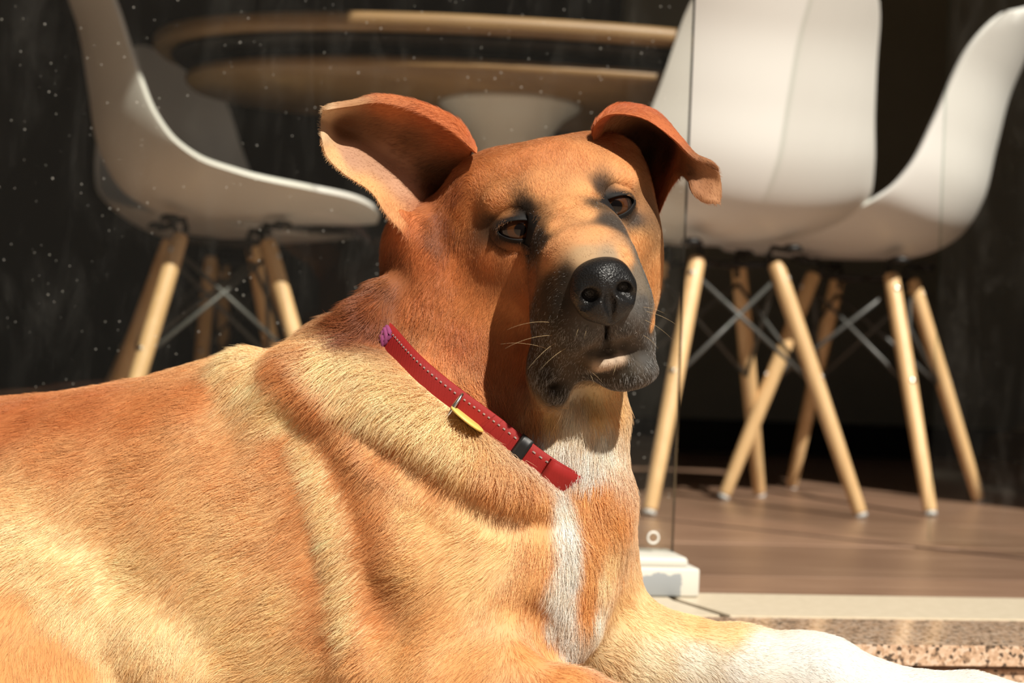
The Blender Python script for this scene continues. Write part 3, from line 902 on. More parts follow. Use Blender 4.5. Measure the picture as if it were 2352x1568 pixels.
# nose leather
NF = Field()
def NE(c, rad, k=.006, op='u'): NF.ell(HL(*c), rad, HB, k, op)
def NC(pts, k=.006, op='u'): NF.chain([HL(*q[:3]) for q in pts], [q[3] for q in pts], k, op)
NE((0, .1400, -.0335), (.0172, .0160, .0105), .006)
for sx in (-1, 1):
    NE((sx * .0112, .1415, -.0435), (.0098, .0135, .0115), .005)
    NE((sx * .0095, .1430, -.0510), (.0078, .0110, .0060), .004)
for sx in (-1, 1):
    NE((sx * .0080, .1440, -.0545), (.0078, .0105, .0070), .005)
NC([(0, .149, -.040, .0085), (0, .148, -.050, .0080), (0, .1455, -.060, .0052)], .006)
for sx in (-1, 1):
    NC([(sx * .0086, .1600, -.0440, .0046), (sx * .0112, .1525, -.0445, .0046)], .002, 's')
    NC([(sx * .0108, .1565, -.0450, .0022), (sx * .0150, .1545, -.0485, .0012), (sx * .0182, .1505, -.0500, .0008)], .002, 's')
NC([(0, .1600, -.040, .0009), (0, .1590, -.050, .0012), (0, .1530, -.062, .0013)], .0022, 's')
c_ = HL(0, .142, -.04)
nv_, nf_ = surface_mesh(NF, c_ - .034, c_ + .034, .0009, 8, 1.8)
m = mat('nose_leather', (.008, .0075, .0075), .38, .34); t = NT(m)
vo = t.node('TexVoronoi'); vo.inputs['Scale'].default_value = 900; t.link(t.coord('Object'), vo.inputs['Vector'])
t.bump(vo.outputs['Distance'], .55, .0006); M['nose'] = m
np_mesh('nose', nv_, nf_, M['nose'], dog)

# eyes: dark brown iris, black pupil, wet
m = mat('eye', (.05, .02, .008), .05, .25); t = NT(m)
tc = t.node('TexCoord'); sx_ = t.node('SeparateXYZ'); t.link(tc.outputs['Object'], sx_.inputs[0])
rr = t.math('SQRT', t.math('ADD', t.math('POWER', sx_.outputs[0], 2.0), t.math('POWER', sx_.outputs[2], 2.0)))
rn = t.math('MULTIPLY', rr, 1 / ER)
nz = t.noise(tc.outputs['Object'], 900, 3, .6)
iris = t.mix(nz, (.034, .012, .0040), (.080, .028, .009))
c = t.mix(t.ramp(rn, [(.28, 1.0), (.34, 0.0)]), iris, (.004, .003, .003))
c = t.mix(t.ramp(rn, [(.58, 0.0), (.66, 1.0)]), c, (.02, .012, .009))
t.link(c, t.b.inputs['Base Color'])
t.b.inputs['Coat Weight'].default_value = .6; t.b.inputs['Coat Roughness'].default_value = .03
M['eye'] = m
prof = [(ER * math.sin(a), -ER * math.cos(a)) for a in np.linspace(0, math.pi, 25)]
prof[0] = (0.0, -ER); prof[-1] = (0.0, ER)
for c, gz in zip(EYE, (HB[1] + .02 * HB[0], HB[1] + .02 * HB[0])):
    vs, fs = lathe(prof, 36)
    R3 = Vector(gz).to_track_quat('Y', 'Z').to_matrix()
    vs = [Vector((v.x, v.z, -v.y)) for v in vs]
    o = link_mesh('eye', vs, fs, M['eye'], dog)
    o.matrix_parent_inverse = Matrix.Identity(4)
    o.location = HL(*c); o.rotation_euler = R3.to_euler()
NFUR = 520000
# ------------------------------------------------------------------ coat: colour, lie and length of the fur
# (px, py, sRGB of the hair with some light and shade mixed in, length mm, direction on the picture) -> anchored on the traced surface in 3-D
COAT = [
 # back and flank; lower flank paled beyond its coat to stand in for sunlight
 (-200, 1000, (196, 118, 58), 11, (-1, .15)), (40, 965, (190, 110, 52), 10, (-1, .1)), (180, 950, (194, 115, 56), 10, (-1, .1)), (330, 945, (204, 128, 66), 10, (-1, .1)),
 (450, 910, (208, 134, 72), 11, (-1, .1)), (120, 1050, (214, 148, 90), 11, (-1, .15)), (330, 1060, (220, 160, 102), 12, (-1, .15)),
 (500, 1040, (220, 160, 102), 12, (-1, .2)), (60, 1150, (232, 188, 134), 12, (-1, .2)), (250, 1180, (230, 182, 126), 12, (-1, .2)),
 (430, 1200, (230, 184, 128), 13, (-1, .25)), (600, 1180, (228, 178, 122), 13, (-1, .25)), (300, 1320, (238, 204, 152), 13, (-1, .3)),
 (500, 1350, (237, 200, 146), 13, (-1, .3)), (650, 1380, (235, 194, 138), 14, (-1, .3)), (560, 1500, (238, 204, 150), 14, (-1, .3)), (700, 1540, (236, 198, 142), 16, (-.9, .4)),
 # flank web and haunch
 (10, 1245, (232, 200, 152), 14, (-.8, .6)), (130, 1345, (232, 200, 152), 15, (-.7, .7)), (250, 1450, (234, 204, 158), 18, (-.2, 1)), (370, 1545, (240, 212, 170), 18, (.1, 1)),
 (30, 1400, (216, 154, 88), 9, (-.4, .9)), (110, 1500, (212, 146, 78), 9, (-.3, 1)), (175, 1540, (214, 150, 82), 10, (-.2, 1)),
 (-100, 1400, (218, 158, 92), 9, (-.5, .8)), (-40, 1480, (214, 150, 82), 9, (-.4, .9)), (40, 1540, (214, 150, 82), 9, (-.3, 1)), (-200, 1540, (220, 160, 94), 10, (-.5, .8)), (-150, 1280, (226, 178, 118), 11, (-.8, .5)), (-330, 1400, (220, 160, 94), 10, (-.6, .8)), (-300, 1150, (214, 146, 82), 11, (-1, .3)), (60, 1640, (216, 152, 84), 9, (-.2, 1)), (-100, 1660, (218, 156, 88), 9, (-.2, 1)),
 # withers ridges
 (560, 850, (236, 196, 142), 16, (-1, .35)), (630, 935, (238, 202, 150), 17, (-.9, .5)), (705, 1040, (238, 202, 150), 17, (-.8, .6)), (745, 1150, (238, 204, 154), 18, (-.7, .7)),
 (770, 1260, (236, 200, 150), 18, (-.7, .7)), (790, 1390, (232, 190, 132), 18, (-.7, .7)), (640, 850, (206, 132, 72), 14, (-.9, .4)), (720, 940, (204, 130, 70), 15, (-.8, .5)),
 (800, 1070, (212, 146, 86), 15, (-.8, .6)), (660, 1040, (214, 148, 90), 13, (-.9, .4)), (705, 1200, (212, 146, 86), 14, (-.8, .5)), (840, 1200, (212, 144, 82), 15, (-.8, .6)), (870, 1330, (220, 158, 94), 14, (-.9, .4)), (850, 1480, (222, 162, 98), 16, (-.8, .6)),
 # ruff below the collar
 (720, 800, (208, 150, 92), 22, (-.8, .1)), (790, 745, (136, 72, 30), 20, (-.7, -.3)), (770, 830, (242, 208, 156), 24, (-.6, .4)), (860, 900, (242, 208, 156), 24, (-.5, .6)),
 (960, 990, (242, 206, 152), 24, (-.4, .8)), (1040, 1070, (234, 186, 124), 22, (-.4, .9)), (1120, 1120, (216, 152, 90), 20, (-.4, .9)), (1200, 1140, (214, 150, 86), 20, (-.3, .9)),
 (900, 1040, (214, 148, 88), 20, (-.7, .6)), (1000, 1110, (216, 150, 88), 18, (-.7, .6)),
 # neck above the collar; brown nape darkened further with painted shade
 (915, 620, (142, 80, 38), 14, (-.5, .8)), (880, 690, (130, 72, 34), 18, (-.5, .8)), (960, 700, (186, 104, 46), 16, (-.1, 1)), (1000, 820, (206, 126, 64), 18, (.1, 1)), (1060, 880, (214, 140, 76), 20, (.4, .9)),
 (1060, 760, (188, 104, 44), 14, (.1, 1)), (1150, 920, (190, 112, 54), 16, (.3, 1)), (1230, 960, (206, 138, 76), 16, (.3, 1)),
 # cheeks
 (1052, 440, (142, 74, 30), 10, (-.3, .8)), (1030, 505, (136, 70, 28), 12, (-.2, 1)), (1014, 550, (142, 74, 30), 12, (-.2, 1)), (935, 530, (196, 106, 44), 8, (-.2, 1)), (980, 580, (190, 102, 42), 10, (-.2, 1)),  # first three: dark hair plus the deep shadow beside the ear, painted in
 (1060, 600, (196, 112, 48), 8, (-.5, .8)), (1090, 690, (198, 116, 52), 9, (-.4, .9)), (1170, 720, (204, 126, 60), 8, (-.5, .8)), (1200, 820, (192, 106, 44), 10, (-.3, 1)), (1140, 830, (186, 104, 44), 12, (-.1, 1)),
 (1120, 600, (198, 116, 54), 6, (-.6, .7)), (1180, 600, (190, 116, 60), 5, (-.6, .6)), (1060, 480, (204, 124, 58), 7, (-.7, .3)),
 # forehead and face
 (1100, 410, (206, 126, 60), 6, (-.5, -.7)), (1180, 375, (202, 122, 60), 6, (-.3, -1)), (1260, 350, (206, 128, 66), 6, (0, -1)), (1250, 430, (220, 150, 88), 5, (-.1, -1)), (1330, 370, (214, 142, 80), 6, (.1, -1)),
 (1310, 470, (222, 154, 92), 5, (0, -1)), (1140, 460, (216, 144, 80), 5, (-.5, -.6)), (1440, 400, (220, 150, 88), 5, (.4, -.7)), (1300, 540, (216, 150, 94), 4, (-.1, -1)), (1350, 545, (218, 154, 100), 4, (.1, -1)),
 (1460, 560, (228, 166, 102), 6, (.5, .5)), (1490, 640, (228, 166, 102), 7, (.4, .8)), (1440, 590, (224, 162, 102), 4, (.4, .2)), (1500, 730, (226, 160, 96), 8, (.4, .9)), (1260, 590, (200, 136, 84), 4, (-.5, -.3)), (1222, 650, (150, 86, 40), 4, (-.7, .3)), (1238, 700, (70, 48, 32), 4, (-.7, .4)), (1205, 690, (168, 96, 44), 5, (-.7, .4)),
 (1345, 582, (190, 156, 120), 3, (0, -1)), (1400, 590, (160, 136, 112), 3, (.2, -1)), (1350, 490, (222, 156, 96), 4, (0, -1)), (1345, 435, (220, 152, 90), 4, (0, -1)), (1362, 530, (218, 154, 98), 4, (0, -1)), (1270, 520, (218, 152, 92), 4, (0, -1)), (1262, 565, (206, 142, 88), 4, (-.3, -.6)),
 (830, 735, (136, 70, 28), 18, (-.6, .5)), (868, 690, (136, 70, 28), 18, (-.5, .7)), (800, 772, (136, 70, 28), 18, (-.6, .4)), (850, 760, (136, 70, 28), 16, (-.4, .7)),  # brown nape hair, darkened further to paint in its shading
 # dark marks round the eyes
 (1206, 482, (30, 23, 18), 4, (.1, -1)), (1190, 497, (34, 26, 20), 3, (-.3, -1)), (1240, 540, (30, 24, 20), 3, (.5, .3)), (1250, 550, (46, 34, 26), 3, (.5, .3)), (1180, 557, (60, 46, 36), 3, (-.2, 1)), (1135, 520, (70, 48, 32), 3, (-.8, 0)),
 (1380, 432, (56, 38, 24), 4, (-.1, -1)), (1378, 470, (84, 62, 42), 3, (-.6, -.3)), (1390, 505, (62, 54, 48), 3, (-.4, .6)), (1415, 510, (74, 66, 60), 3, (0, 1)), (1460, 470, (150, 104, 64), 3, (.8, 0)),
 # muzzle
 (1300, 640, (48, 40, 34), 3, (-.7, 0)), (1285, 690, (40, 33, 27), 3, (-.7, .2)), (1270, 740, (46, 37, 27), 4, (-.7, .4)), (1250, 800, (46, 36, 25), 5, (-.5, .7)), (1250, 860, (42, 33, 23), 6, (-.3, 1)), (1290, 910, (34, 29, 22), 7, (.1, 1)),
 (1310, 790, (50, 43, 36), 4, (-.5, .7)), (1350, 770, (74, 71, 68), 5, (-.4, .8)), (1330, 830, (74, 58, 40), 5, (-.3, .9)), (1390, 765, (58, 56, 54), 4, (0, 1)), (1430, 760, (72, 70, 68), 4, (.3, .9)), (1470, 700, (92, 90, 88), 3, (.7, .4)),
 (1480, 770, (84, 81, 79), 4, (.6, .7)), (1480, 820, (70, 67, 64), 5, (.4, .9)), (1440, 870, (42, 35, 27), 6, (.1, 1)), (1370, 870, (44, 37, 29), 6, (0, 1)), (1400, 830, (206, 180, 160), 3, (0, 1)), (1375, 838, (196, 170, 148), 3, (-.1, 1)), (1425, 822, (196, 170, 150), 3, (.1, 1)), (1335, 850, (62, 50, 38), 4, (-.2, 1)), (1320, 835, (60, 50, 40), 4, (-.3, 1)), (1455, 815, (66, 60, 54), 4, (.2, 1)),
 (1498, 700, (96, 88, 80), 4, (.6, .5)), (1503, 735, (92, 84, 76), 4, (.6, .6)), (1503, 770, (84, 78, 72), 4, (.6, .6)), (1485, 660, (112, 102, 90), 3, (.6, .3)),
 # throat and chest
 (1265, 955, (222, 182, 122), 14, (-.1, 1)), (1320, 955, (240, 230, 210), 16, (0, 1)), (1250, 1020, (246, 238, 222), 20, (-.2, 1)), (1300, 1050, (250, 247, 240), 22, (-.1, 1)), (1385, 1010, (247, 241, 228), 18, (.1, 1)), (1370, 940, (228, 196, 140), 14, (0, 1)), (1400, 930, (228, 184, 124), 12, (.2, 1)), (1350, 1070, (250, 247, 240), 20, (0, 1)),
 (1290, 1160, (248, 244, 234), 16, (0, 1)), (1305, 1220, (250, 248, 241), 16, (0, 1)), (1312, 1300, (250, 248, 241), 16, (.05, 1)), (1300, 1380, (250, 248, 241), 18, (0, 1)), (1300, 1470, (250, 248, 241), 20, (0, 1)), (1265, 1360, (248, 244, 234), 16, (-.1, 1)), (1262, 1440, (248, 244, 234), 16, (-.1, 1)),
 (1250, 1180, (222, 160, 94), 16, (-.2, 1)), (1245, 1270, (226, 172, 110), 14, (-.2, 1)), (1225, 1340, (222, 164, 98), 12, (-.2, 1)), (1370, 1120, (218, 152, 82), 18, (.2, 1)), (1400, 1180, (220, 156, 86), 18, (.4, 1)), (1370, 1230, (218, 152, 80), 14, (.1, 1)), (1350, 1330, (222, 160, 92), 14, (-.1, 1)), (1385, 1330, (238, 210, 170), 14, (-.2, 1)), (1375, 1410, (247, 238, 222), 14, (-.3, 1)), (1400, 1290, (236, 200, 150), 12, (0, 1)),
 # near shoulder and foreleg
 (960, 1180, (232, 184, 122), 12, (-.9, .35)), (1060, 1220, (234, 190, 130), 12, (-.9, .35)), (1150, 1260, (232, 186, 126), 12, (-.8, .5)), (1080, 1330, (236, 192, 132), 11, (-.9, .4)), (950, 1300, (230, 180, 116), 12, (-.9, .4)), (1180, 1400, (228, 172, 108), 10, (-.6, .7)), (1000, 1420, (226, 170, 106), 11, (-.8, .5)), (930, 1500, (226, 172, 108), 14, (-.8, .6)), (1080, 1520, (222, 160, 92), 10, (-.3, .8)), (1210, 1500, (220, 152, 82), 8, (.3, .8)), (1300, 1560, (218, 146, 74), 8, (1, .3)), (1600, 1700, (240, 225, 200), 7, (1, .2)),
 # far foreleg
 (1430, 1400, (232, 190, 134), 10, (.9, .4)), (1500, 1420, (234, 196, 144), 9, (1, .3)), (1600, 1435, (232, 190, 132), 8, (1, .25)), (1680, 1450, (234, 198, 146), 8, (1, .2)), (1400, 1490, (230, 196, 150), 10, (.9, .5)), (1500, 1520, (238, 218, 186), 9, (.9, .4)), (1600, 1520, (246, 236, 218), 8, (1, .3)), (1750, 1480, (248, 241, 230), 7, (1, .2)), (1850, 1490, (250, 247, 241), 6, (1, .2)), (1960, 1530, (250, 247, 241), 5, (1, .3)), (2100, 1555, (250, 247, 241), 5, (1, .1)), (2300, 1590, (250, 247, 241), 5, (1, .1)), (1720, 1540, (248, 242, 232), 7, (1, .3)),
]
# bands that run on: (points, colour, length, direction)
BANDS = [
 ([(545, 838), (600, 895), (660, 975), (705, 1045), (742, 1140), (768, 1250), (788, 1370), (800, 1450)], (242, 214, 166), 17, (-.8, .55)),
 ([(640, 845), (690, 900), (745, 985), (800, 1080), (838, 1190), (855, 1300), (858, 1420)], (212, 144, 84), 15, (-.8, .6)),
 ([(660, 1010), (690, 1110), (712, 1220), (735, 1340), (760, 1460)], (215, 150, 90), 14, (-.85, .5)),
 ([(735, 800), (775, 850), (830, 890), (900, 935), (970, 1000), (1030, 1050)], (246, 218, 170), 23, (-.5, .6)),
 ([(-40, 1225), (60, 1285), (150, 1360), (240, 1440), (320, 1510), (400, 1560)], (232, 200, 152), 16, (-.5, .85)),
 ([(1245, 1150), (1243, 1210), (1238, 1270), (1232, 1330), (1222, 1380)], (224, 164, 100), 14, (-.2, 1)),
 ([(1335, 1130), (1345, 1190), (1350, 1250), (1352, 1310), (1348, 1360), (1350, 1405)], (219, 154, 82), 15, (.1, 1)),
 ([(1235, 1400), (1240, 1450), (1262, 1500)], (222, 160, 94), 12, (-.2, 1)),
 ([(1290, 1150), (1305, 1220), (1312, 1290), (1300, 1360), (1290, 1430)], (250, 248, 241), 16, (0, 1)),
 ([(1150, 548), (1170, 556), (1200, 562), (1228, 560)], (40, 32, 28), 3, (0, 1)),
 ([(1395, 503), (1420, 510), (1448, 500)], (64, 56, 52), 3, (.2, 1)),
 ([(1262, 655), (1250, 690), (1242, 735), (1236, 780), (1232, 830)], (56, 42, 30), 4, (-.6, .4)),
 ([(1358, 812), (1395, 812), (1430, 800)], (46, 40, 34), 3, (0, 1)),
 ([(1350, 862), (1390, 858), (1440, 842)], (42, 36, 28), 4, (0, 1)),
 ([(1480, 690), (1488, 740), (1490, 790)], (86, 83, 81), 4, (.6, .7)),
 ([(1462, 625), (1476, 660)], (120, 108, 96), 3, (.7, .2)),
]
for pts_, c_, l_, d_ in BANDS:
    q_ = cr_interp(np.arange(len(pts_)), np.array(pts_, float), np.linspace(0, len(pts_) - 1, (len(pts_) - 1) * 2 + 1))
    COAT += [(a, b, c_, l_, d_) for a, b in q_]
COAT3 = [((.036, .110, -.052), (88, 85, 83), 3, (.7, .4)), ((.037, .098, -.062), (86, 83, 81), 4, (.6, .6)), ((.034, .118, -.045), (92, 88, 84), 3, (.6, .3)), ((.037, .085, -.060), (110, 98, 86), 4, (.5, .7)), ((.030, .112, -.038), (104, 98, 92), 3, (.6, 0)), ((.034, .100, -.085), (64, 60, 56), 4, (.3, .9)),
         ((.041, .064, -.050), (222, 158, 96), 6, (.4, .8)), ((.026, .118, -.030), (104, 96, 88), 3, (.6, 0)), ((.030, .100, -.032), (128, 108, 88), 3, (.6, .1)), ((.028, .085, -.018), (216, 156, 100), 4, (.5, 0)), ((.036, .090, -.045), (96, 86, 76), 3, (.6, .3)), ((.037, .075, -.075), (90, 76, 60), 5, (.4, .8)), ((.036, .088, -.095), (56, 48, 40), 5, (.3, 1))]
# ears: colour (shaded hollows and lit inner face painted in) and lie on the sheet points (px, py, depth)
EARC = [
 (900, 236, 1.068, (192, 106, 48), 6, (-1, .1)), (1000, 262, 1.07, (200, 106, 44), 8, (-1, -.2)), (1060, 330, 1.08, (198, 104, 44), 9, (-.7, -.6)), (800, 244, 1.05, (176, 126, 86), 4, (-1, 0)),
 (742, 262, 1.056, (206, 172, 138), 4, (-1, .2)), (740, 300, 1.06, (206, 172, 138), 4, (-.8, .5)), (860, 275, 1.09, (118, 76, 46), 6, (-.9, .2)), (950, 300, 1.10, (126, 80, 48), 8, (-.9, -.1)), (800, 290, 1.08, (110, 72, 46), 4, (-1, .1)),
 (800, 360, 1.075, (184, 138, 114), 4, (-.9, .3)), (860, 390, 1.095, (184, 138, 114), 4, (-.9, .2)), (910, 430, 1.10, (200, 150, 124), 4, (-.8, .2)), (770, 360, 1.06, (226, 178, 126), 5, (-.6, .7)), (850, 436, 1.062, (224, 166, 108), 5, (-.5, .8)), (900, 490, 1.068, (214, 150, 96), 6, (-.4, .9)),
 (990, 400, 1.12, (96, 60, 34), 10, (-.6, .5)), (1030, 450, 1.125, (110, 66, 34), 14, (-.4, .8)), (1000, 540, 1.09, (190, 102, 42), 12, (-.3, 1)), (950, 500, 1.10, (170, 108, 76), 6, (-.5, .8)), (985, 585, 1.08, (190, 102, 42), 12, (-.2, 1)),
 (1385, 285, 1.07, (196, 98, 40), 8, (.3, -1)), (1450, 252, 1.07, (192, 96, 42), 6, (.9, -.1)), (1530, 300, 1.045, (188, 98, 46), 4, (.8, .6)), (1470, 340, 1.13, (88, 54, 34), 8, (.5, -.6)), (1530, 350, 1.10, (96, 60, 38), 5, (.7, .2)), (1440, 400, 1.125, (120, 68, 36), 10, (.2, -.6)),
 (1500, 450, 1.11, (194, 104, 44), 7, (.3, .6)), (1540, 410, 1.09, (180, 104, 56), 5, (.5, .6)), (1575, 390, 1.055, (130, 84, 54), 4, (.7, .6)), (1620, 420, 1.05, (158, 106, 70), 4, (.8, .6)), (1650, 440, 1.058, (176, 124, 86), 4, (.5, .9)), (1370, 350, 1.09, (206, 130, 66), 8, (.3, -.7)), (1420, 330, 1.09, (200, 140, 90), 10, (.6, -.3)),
]
def lin(c):
    c = np.asarray(c, float) / 255.0
    return np.where(c <= .04045, c / 12.92, ((c + .055) / 1.055) ** 2.4)
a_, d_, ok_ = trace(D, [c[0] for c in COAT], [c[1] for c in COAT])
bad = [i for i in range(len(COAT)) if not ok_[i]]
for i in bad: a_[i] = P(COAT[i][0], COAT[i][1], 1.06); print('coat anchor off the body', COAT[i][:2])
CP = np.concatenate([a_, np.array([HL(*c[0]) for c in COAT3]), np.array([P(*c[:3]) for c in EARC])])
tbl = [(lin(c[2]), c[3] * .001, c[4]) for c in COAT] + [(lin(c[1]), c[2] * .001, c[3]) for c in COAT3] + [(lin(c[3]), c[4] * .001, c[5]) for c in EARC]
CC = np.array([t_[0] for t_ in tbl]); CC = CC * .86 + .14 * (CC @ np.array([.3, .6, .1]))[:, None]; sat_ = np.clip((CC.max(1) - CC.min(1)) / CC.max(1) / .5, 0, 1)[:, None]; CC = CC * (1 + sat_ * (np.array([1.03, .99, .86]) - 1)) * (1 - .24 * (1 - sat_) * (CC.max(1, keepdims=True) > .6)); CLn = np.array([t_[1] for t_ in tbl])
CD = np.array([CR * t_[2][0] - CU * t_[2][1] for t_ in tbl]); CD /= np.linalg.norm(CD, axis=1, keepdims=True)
IS_EAR = np.array([0] * (len(COAT) + len(COAT3)) + [1] * len(EARC))
def coat_at(p, ear, power=4.0):
    col_ = np.empty((len(p), 3)); ln_ = np.empty(len(p)); dr_ = np.empty((len(p), 3))
    for s0 in range(0, len(p), 20000):
        q = p[s0:s0 + 20000]
        d2 = ((q[:, None] - CP[None]) ** 2).sum(2) + 9e-6
        pen = np.where(ear[s0:s0 + 20000, None] == IS_EAR[None], 1.0, 6.0)
        wgt = (d2 * pen) ** (-power / 2); wgt /= wgt.sum(1, keepdims=True)
        col_[s0:s0 + 20000] = wgt @ CC; ln_[s0:s0 + 20000] = wgt @ CLn
        wg2 = (d2 * pen) ** -1.25; wg2 /= wg2.sum(1, keepdims=True)
        dr_[s0:s0 + 20000] = wg2 @ CD
    return col_, ln_, dr_
def wob(p, f, s):
    """cheap smooth noise in 3-D"""
    return (np.sin(p[:, 0] * f + 1.3 * s + 2.1 * np.sin(p[:, 1] * f * .7 + s)) + np.sin(p[:, 1] * f * 1.1 + 2.7 * s + 1.7 * np.sin(p[:, 2] * f * .8 + s))
            + np.sin(p[:, 2] * f * .9 + .6 * s + 1.9 * np.sin(p[:, 0] * f * .6 - s))) / 3
rng = np.random.default_rng(5)
# skin colour
vear = np.zeros(len(DV), int); o1 = len(bv_); vear[o1:o1 + len(ev1) + len(ev2)] = 1
vc, _, _ = coat_at(DV, vear)
eye_c = [HL(*c) for c in EYE]
def eye_local(p, i): return (p - eye_c[i]) @ HB.T
darkv = np.zeros(len(DV))
for i in (0, 1):
    q = eye_local(DV, i); e = np.sqrt((q[:, 0] / .0148) ** 2 + (q[:, 2] / .0084) ** 2)
    darkv = np.maximum(darkv, np.clip((1.34 - e) / .22, 0, 1) * (q[:, 1] > 0) * (np.abs(q).max(1) < .03))
vc = vc * (1 - darkv[:, None]) + np.array([.010, .009, .009]) * darkv[:, None]
ca = dog.data.color_attributes.new('tint', 'FLOAT_COLOR', 'POINT')
ca.data.foreach_set('color', np.concatenate([vc * .82, np.ones((len(vc), 1))], 1).astype(np.float32).ravel())
t = NT(M['coat']); at_ = t.node('Attribute'); at_.attribute_name = 'tint'; t.link(at_.outputs['Color'], t.b.inputs['Base Color'])

def fur(count):
    tri = np.concatenate([DF[:, [0, 1, 2]], DF[:, [0, 2, 3]]]); tg_ = np.concatenate([DG, DG])
    A, B, C_ = DV[tri[:, 0]], DV[tri[:, 1]], DV[tri[:, 2]]
    fn = np.cross(B - A, C_ - A); ar = np.linalg.norm(fn, axis=1) * .5
    fn /= np.maximum(ar[:, None] * 2, 1e-12)
    ce = (A + B + C_) / 3
    v = CAM - ce; v /= np.linalg.norm(v, axis=1, keepdims=True)
    face = (fn * v).sum(1)
    dd = (ce - CAM) @ _fw
    px = 1176 + F_PX * ((ce - CAM) @ CR) / dd; py = 784 - F_PX * ((ce - CAM) @ CU) / dd
    wt = np.where(face > -.35, 1.0, .16) * np.where((px < -60) | (py > 1620) | (px > 2420), .10, 1.0)
    hl = to_head(ce)
    inface = (hl[:, 1] > .0) & (np.abs(hl[:, 0]) < .09) & (np.abs(hl[:, 2]) < .125) & (tg_ == 0)
    wt *= np.where(inface, 3.4, 1.0) * np.where(tg_ >= 1, 1.6, 1.0)
    wt *= ~((tg_ == 0) & (ce[:, 2] < GROUND + .004))
    pr = ar * wt; pr /= pr.sum()
    k = rng.choice(len(tri), count, p=pr)
    r1, r2 = np.sqrt(rng.random(count)), rng.random(count)
    p = A[k] * (1 - r1)[:, None] + B[k] * (r1 * (1 - r2))[:, None] + C_[k] * (r1 * r2)[:, None]
    # smooth normal
    vn = np.zeros_like(DV)
    for j in range(3): np.add.at(vn, tri[:, j], fn * ar[:, None])
    vn /= np.maximum(np.linalg.norm(vn, axis=1, keepdims=True), 1e-12)
    n = vn[tri[k, 0]] * (1 - r1)[:, None] + vn[tri[k, 1]] * (r1 * (1 - r2))[:, None] + vn[tri[k, 2]] * (r1 * r2)[:, None]
    n /= np.maximum(np.linalg.norm(n, axis=1, keepdims=True), 1e-9)
    ear = ((tg_[k] == 1) | (tg_[k] == 2)).astype(int)
    keep = np.ones(count, bool)
    for i in (0, 1):
        q = eye_local(p, i)
        keep &= ~((np.sqrt((q[:, 0] / .0142) ** 2 + (q[:, 2] / .0078) ** 2) < 1.0) & (q[:, 1] > 0) & (np.abs(q).max(1) < .03))
    keep &= NF(p) > .0006
    keep &= ~under_collar(p)
    p, n, ear = p[keep], n[keep], ear[keep]
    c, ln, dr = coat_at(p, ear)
    N_h = len(p)
    dr = dr + .22 * np.stack([wob(p, 60, 1), wob(p, 60, 2), wob(p, 60, 3)], 1) + .10 * np.stack([wob(p, 330, 4), wob(p, 330, 5), wob(p, 330, 6)], 1) + rng.normal(0, .13, (N_h, 3))
    tn = dr - (dr * n).sum(1, keepdims=True) * n
    tn /= np.maximum(np.linalg.norm(tn, axis=1, keepdims=True), 1e-6)
    ln = ln * rng.uniform(.55, 1.15, N_h)
    lift = rng.uniform(.08, .26, N_h) + .06 * wob(p, 160, 8)
    lift = np.maximum(lift, .05)
    bend = rng.normal(0, .10, N_h)
    side = np.cross(n, tn)
    T = np.array([0, .34, .68, 1.0])
    pts = np.empty((N_h, 4, 3))
    for j, tt in enumerate(T):
        pts[:, j] = p - n * .0004 + ln[:, None] * (tn * (tt * (1 - .12 * tt)) + n * (lift * (1.5 * tt - .75 * tt * tt))[:, None] + side * (bend * tt * tt)[:, None])
    pts[..., 2] = np.maximum(pts[..., 2], GROUND + .0006)
    # per hair colour: slight value and hue scatter, patchy ticking on the back
    val = np.exp(rng.normal(0, .13, N_h) + .07 * wob(p, 190, 11))
    red = rng.normal(0, .06, N_h) + .07 * wob(p, 120, 13)
    c = c * val[:, None] * np.stack([1 + 0 * red, 1 - red * .8, 1 - red * 1.3], 1)
    mott = np.clip((wob(p, 420, 17) + .8 * wob(p, 700, 19) + .35) * .9, 0, 1) * (tg_[k][keep] == 0) * np.clip((ln - .008) / .006, 0, 1)
    c = c * (1 - mott[:, None] * np.array([.05, .17, .29]))
    # white hairs mixed in the black muzzle
    lum = c @ np.array([.3, .6, .1])
    hl = to_head(p)
    front = (hl[:, 1] > .07) & (lum < .10)
    gr_ = front & (rng.random(N_h) < np.where((hl[:, 2] < -.055) & (hl[:, 1] > .085), .24, .08))
    c[gr_] = np.array([.42, .41, .40]) * rng.uniform(.5, 1.2, (gr_.sum(), 1)); 
    c = np.clip(c, .004, .93)
    rad = np.where(ear == 1, .000070, .000080) * np.clip(ln / .010, .72, 1.25)
    return pts, c, rad
def hair_object(name, pts, c, rad, material, parent):
    hc = bpy.data.hair_curves.new(name)
    n, k = pts.shape[:2]
    hc.add_curves([k] * n)
    hc.attributes['position'].data.foreach_set('vector', pts.astype(np.float32).ravel())
    prof_ = np.array([1.0, .92, .66, .12]) if k == 4 else np.linspace(1, .15, k)
    ra = hc.attributes.get('radius') or hc.attributes.new('radius', 'FLOAT', 'POINT')
    ra.data.foreach_set('value', (rad[:, None] * prof_[None]).astype(np.float32).ravel())
    ca = hc.attributes.new('tint', 'FLOAT_COLOR', 'CURVE')
    ca.data.foreach_set('color', np.concatenate([c, np.ones((n, 1))], 1).astype(np.float32).ravel())
    hc.materials.append(material)
    o = bpy.data.objects.new(name, hc); col.objects.link(o); o.parent = parent
    return o
m = mat('fur', (.5, .3, .1), .42, .35); t = NT(m)
at_ = t.node('Attribute'); at_.attribute_name = 'tint'; t.link(at_.outputs['Color'], t.b.inputs['Base Color'])
M['fur'] = m
fp, fc, fr_ = fur(NFUR)
tag(hair_object('fur', fp, fc, fr_, M['fur'], dog), kind='stuff')
print('hairs', len(fp))

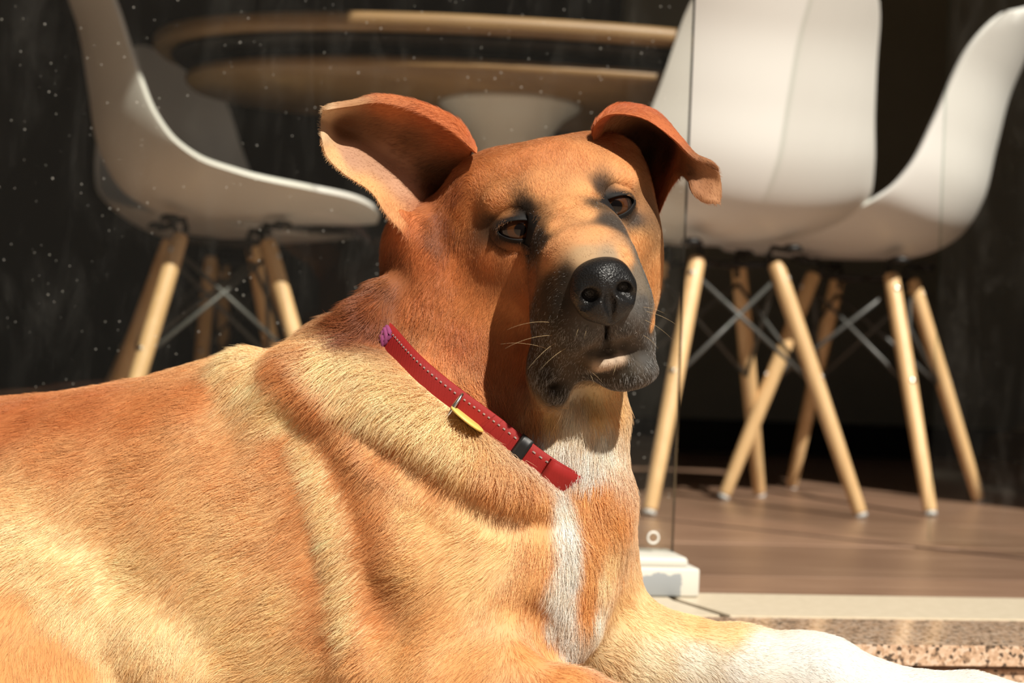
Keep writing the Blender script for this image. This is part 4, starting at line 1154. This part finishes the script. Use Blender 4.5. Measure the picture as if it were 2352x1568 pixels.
# ------------------------------------------------------------------ collar
collar = empty('dog_collar', CC0 - CN * 0)
tag(collar, 'red webbing collar with pale stitching and a yellow disc round a tan neck', 'collar')
C0V = Vector(CC0)
def rel(v): return Vector(v) - C0V
m = mat('red_webbing', (.30, .014, .012), .6, .3); t = NT(m)
wv = t.node('TexWave'); wv.inputs['Scale'].default_value = 420; wv.inputs['Distortion'].default_value = .6
t.link(t.coord('Object'), wv.inputs['Vector'])
t.link(t.ramp(wv.outputs['Fac'], [(.2, (.22, .009, .008)), (.8, (.30, .014, .012))]), t.b.inputs['Base Color'])
t.bump(wv.outputs['Fac'], .4, .0004); M['web'] = m
M['thread'] = mat('grey_thread', (.34, .27, .25), .7, .2)
M['yellow'] = mat('yellow_tag', (.74, .55, .14), .4, .5)
M['purple'] = mat('purple_thread', (.22, .05, .13), .8, .1)
def band(i0, i1, off, thick, hw, steps=2, shift=0.0):
    vs, fs = [], []
    ids = np.arange(i0, i1 + 1e-6, 1.0 / steps)
    prof = [(-1, 0), (-1, 1), (-.5, 1.12), (0, 1.16), (.5, 1.12), (1, 1), (1, 0)]
    for a in ids:
        k = int(math.floor(a)) % NTH; f = a - math.floor(a); k2 = (k + 1) % NTH
        r = rr_[k] * (1 - f) + rr_[k2] * f; ang = a / NTH * 2 * math.pi
        dr_ = math.cos(ang) * CA + math.sin(ang) * CB
        for u, v in prof:
            vs.append(rel(CC0 + dr_ * (r + off + thick * v) + CN * (hw * u + shift)))
    n = len(prof); full = abs(i1 - i0 - NTH) < 1e-6; m_ = len(ids)
    for i in range(m_ - 1):
        for j in range(n - 1):
            fs.append((i * n + j, i * n + j + 1, (i + 1) * n + j + 1, (i + 1) * n + j))
        fs.append((i * n + n - 1, i * n, (i + 1) * n, (i + 1) * n + n - 1))
    if not full:
        fs.append(tuple(range(n))); fs.append(tuple((m_ - 1) * n + j for j in range(n))[::-1])
    return vs, fs
OFF = .0030
vs, fs = band(0, NTH, OFF, .0022, BW)
link_mesh('strap', vs, fs, M['web'], collar)
def col_angle(px, py):
    s_, d_, o_ = trace(D, px, py); q = s_[0] - CC0
    return (math.atan2(q @ CB, q @ CA) % (2 * math.pi)) / (2 * math.pi) * NTH
sv = []
for a in np.arange(0, NTH, .62):
    sv.append(band(a, a + .36, OFF + .0023, .0005, .0005, 4, BW * .66))
vs, fs = merge(*sv); link_mesh('stitching', vs, fs, M['thread'], collar)
ak = col_angle(1182, 1028)
vs, fs = band(ak - .55, ak + .55, OFF + .0016, .0026, BW * 1.12, 4); link_mesh('keeper', vs, fs, M['black'], collar)
ak2 = col_angle(1290, 1100)
vs, fs = band(ak2 - 2.2, ak2 + 3.0, OFF + .0024, .0022, BW * 1.02, 2, -.001); link_mesh('strap_end', vs, fs, M['web'], collar)
# D ring and the disc hanging from it
ar = col_angle(1058, 925); k = int(ar) % NTH
dr_ = math.cos(ar / NTH * 2 * math.pi) * CA + math.sin(ar / NTH * 2 * math.pi) * CB
tn_ = np.cross(CN, dr_)
rc = CC0 + dr_ * (rr_[k] + OFF + .0080)
ring = [rc + (.0105 * math.cos(a)) * CN * 1.0 + (.0105 * math.sin(a)) * (dr_ * .55 + CU * -.2) for a in np.linspace(0, 2 * math.pi, 33)[:-1]]
vs, fs = tube([rel(v) for v in ring], .00105, 8, True); link_mesh('ring', vs, fs, M['silver'], collar)
dc_ = proj(rc)[2] - .004
A_, B_ = P(1034, 936, dc_), P(1108, 994, dc_)
cen = (A_ + B_) / 2; ex = (B_ - A_); R_d = np.linalg.norm(ex) / 2; ex /= np.linalg.norm(ex)
nrm = np.cross(ex, _fw); nrm = nrm * .99 - _fw * .05; nrm /= np.linalg.norm(nrm)
vs, fs = lathe([(R_d * .2, 0), (R_d * .93, .0), (R_d, .0005), (R_d, .0013), (R_d * .93, .0018), (R_d * .2, .0018)], 40, rel(cen), rel(cen + nrm))
link_mesh('disc_tag', vs, fs, M['yellow'], collar)
ap = col_angle(866, 764); pk = CC0 + (math.cos(ap / NTH * 2 * math.pi) * CA + math.sin(ap / NTH * 2 * math.pi) * CB) * (rr_[int(ap) % NTH] + .006)
vs, fs = merge(*[tube([rel(pk + CN * (.006 * math.cos(a) + .0015 * j) + CA * .003 * math.sin(2 * a + j) - _fw * (.004 * math.sin(a))) for a in np.linspace(0, 2 * math.pi, 17)[:-1]], .0018, 6, True) for j in range(3)])
link_mesh('thread_loop', vs, fs, M['purple'], collar)

# ------------------------------------------------------------------ whiskers
WH = [((1262, 740), (1165, 757), -.05), ((1275, 788), (1212, 848), -.04), ((1268, 770), (1160, 800), -.05), ((1255, 800), (1150, 790), -.04), ((1345, 845), (1385, 880), -.02), ((1350, 850), (1366, 885), -.02), ((1415, 835), (1408, 862), -.02),
      ((1478, 705), (1530, 722), .0), ((1482, 735), (1545, 780), .0), ((1485, 715), (1560, 750), .0), ((1478, 770), (1512, 800), -.01), ((1330, 750), (1322, 775), -.02), ((1348, 750), (1342, 778), -.02), ((1300, 800), (1240, 850), -.04)]
rs_, rd_, ro_ = trace(D, [w_[0][0] for w_ in WH], [w_[0][1] for w_ in WH])
wp = []
for (a, b, dz), s_, d_ in zip(WH, rs_, rd_):
    e_ = P(b[0], b[1], d_ + dz * .5); mid = (s_ + e_) / 2 + CU * np.linalg.norm(e_ - s_) * .10 - _fw * .006
    tq = np.linspace(0, 1, 8)[:, None]
    wp.append((1 - tq) ** 2 * s_ + 2 * tq * (1 - tq) * mid + tq ** 2 * e_)
wp = np.array(wp)
tag(hair_object('whiskers', wp, np.tile(lin((190, 165, 125)), (len(wp), 1)), np.full(len(wp), .00009), M['fur'], dog), kind='stuff')
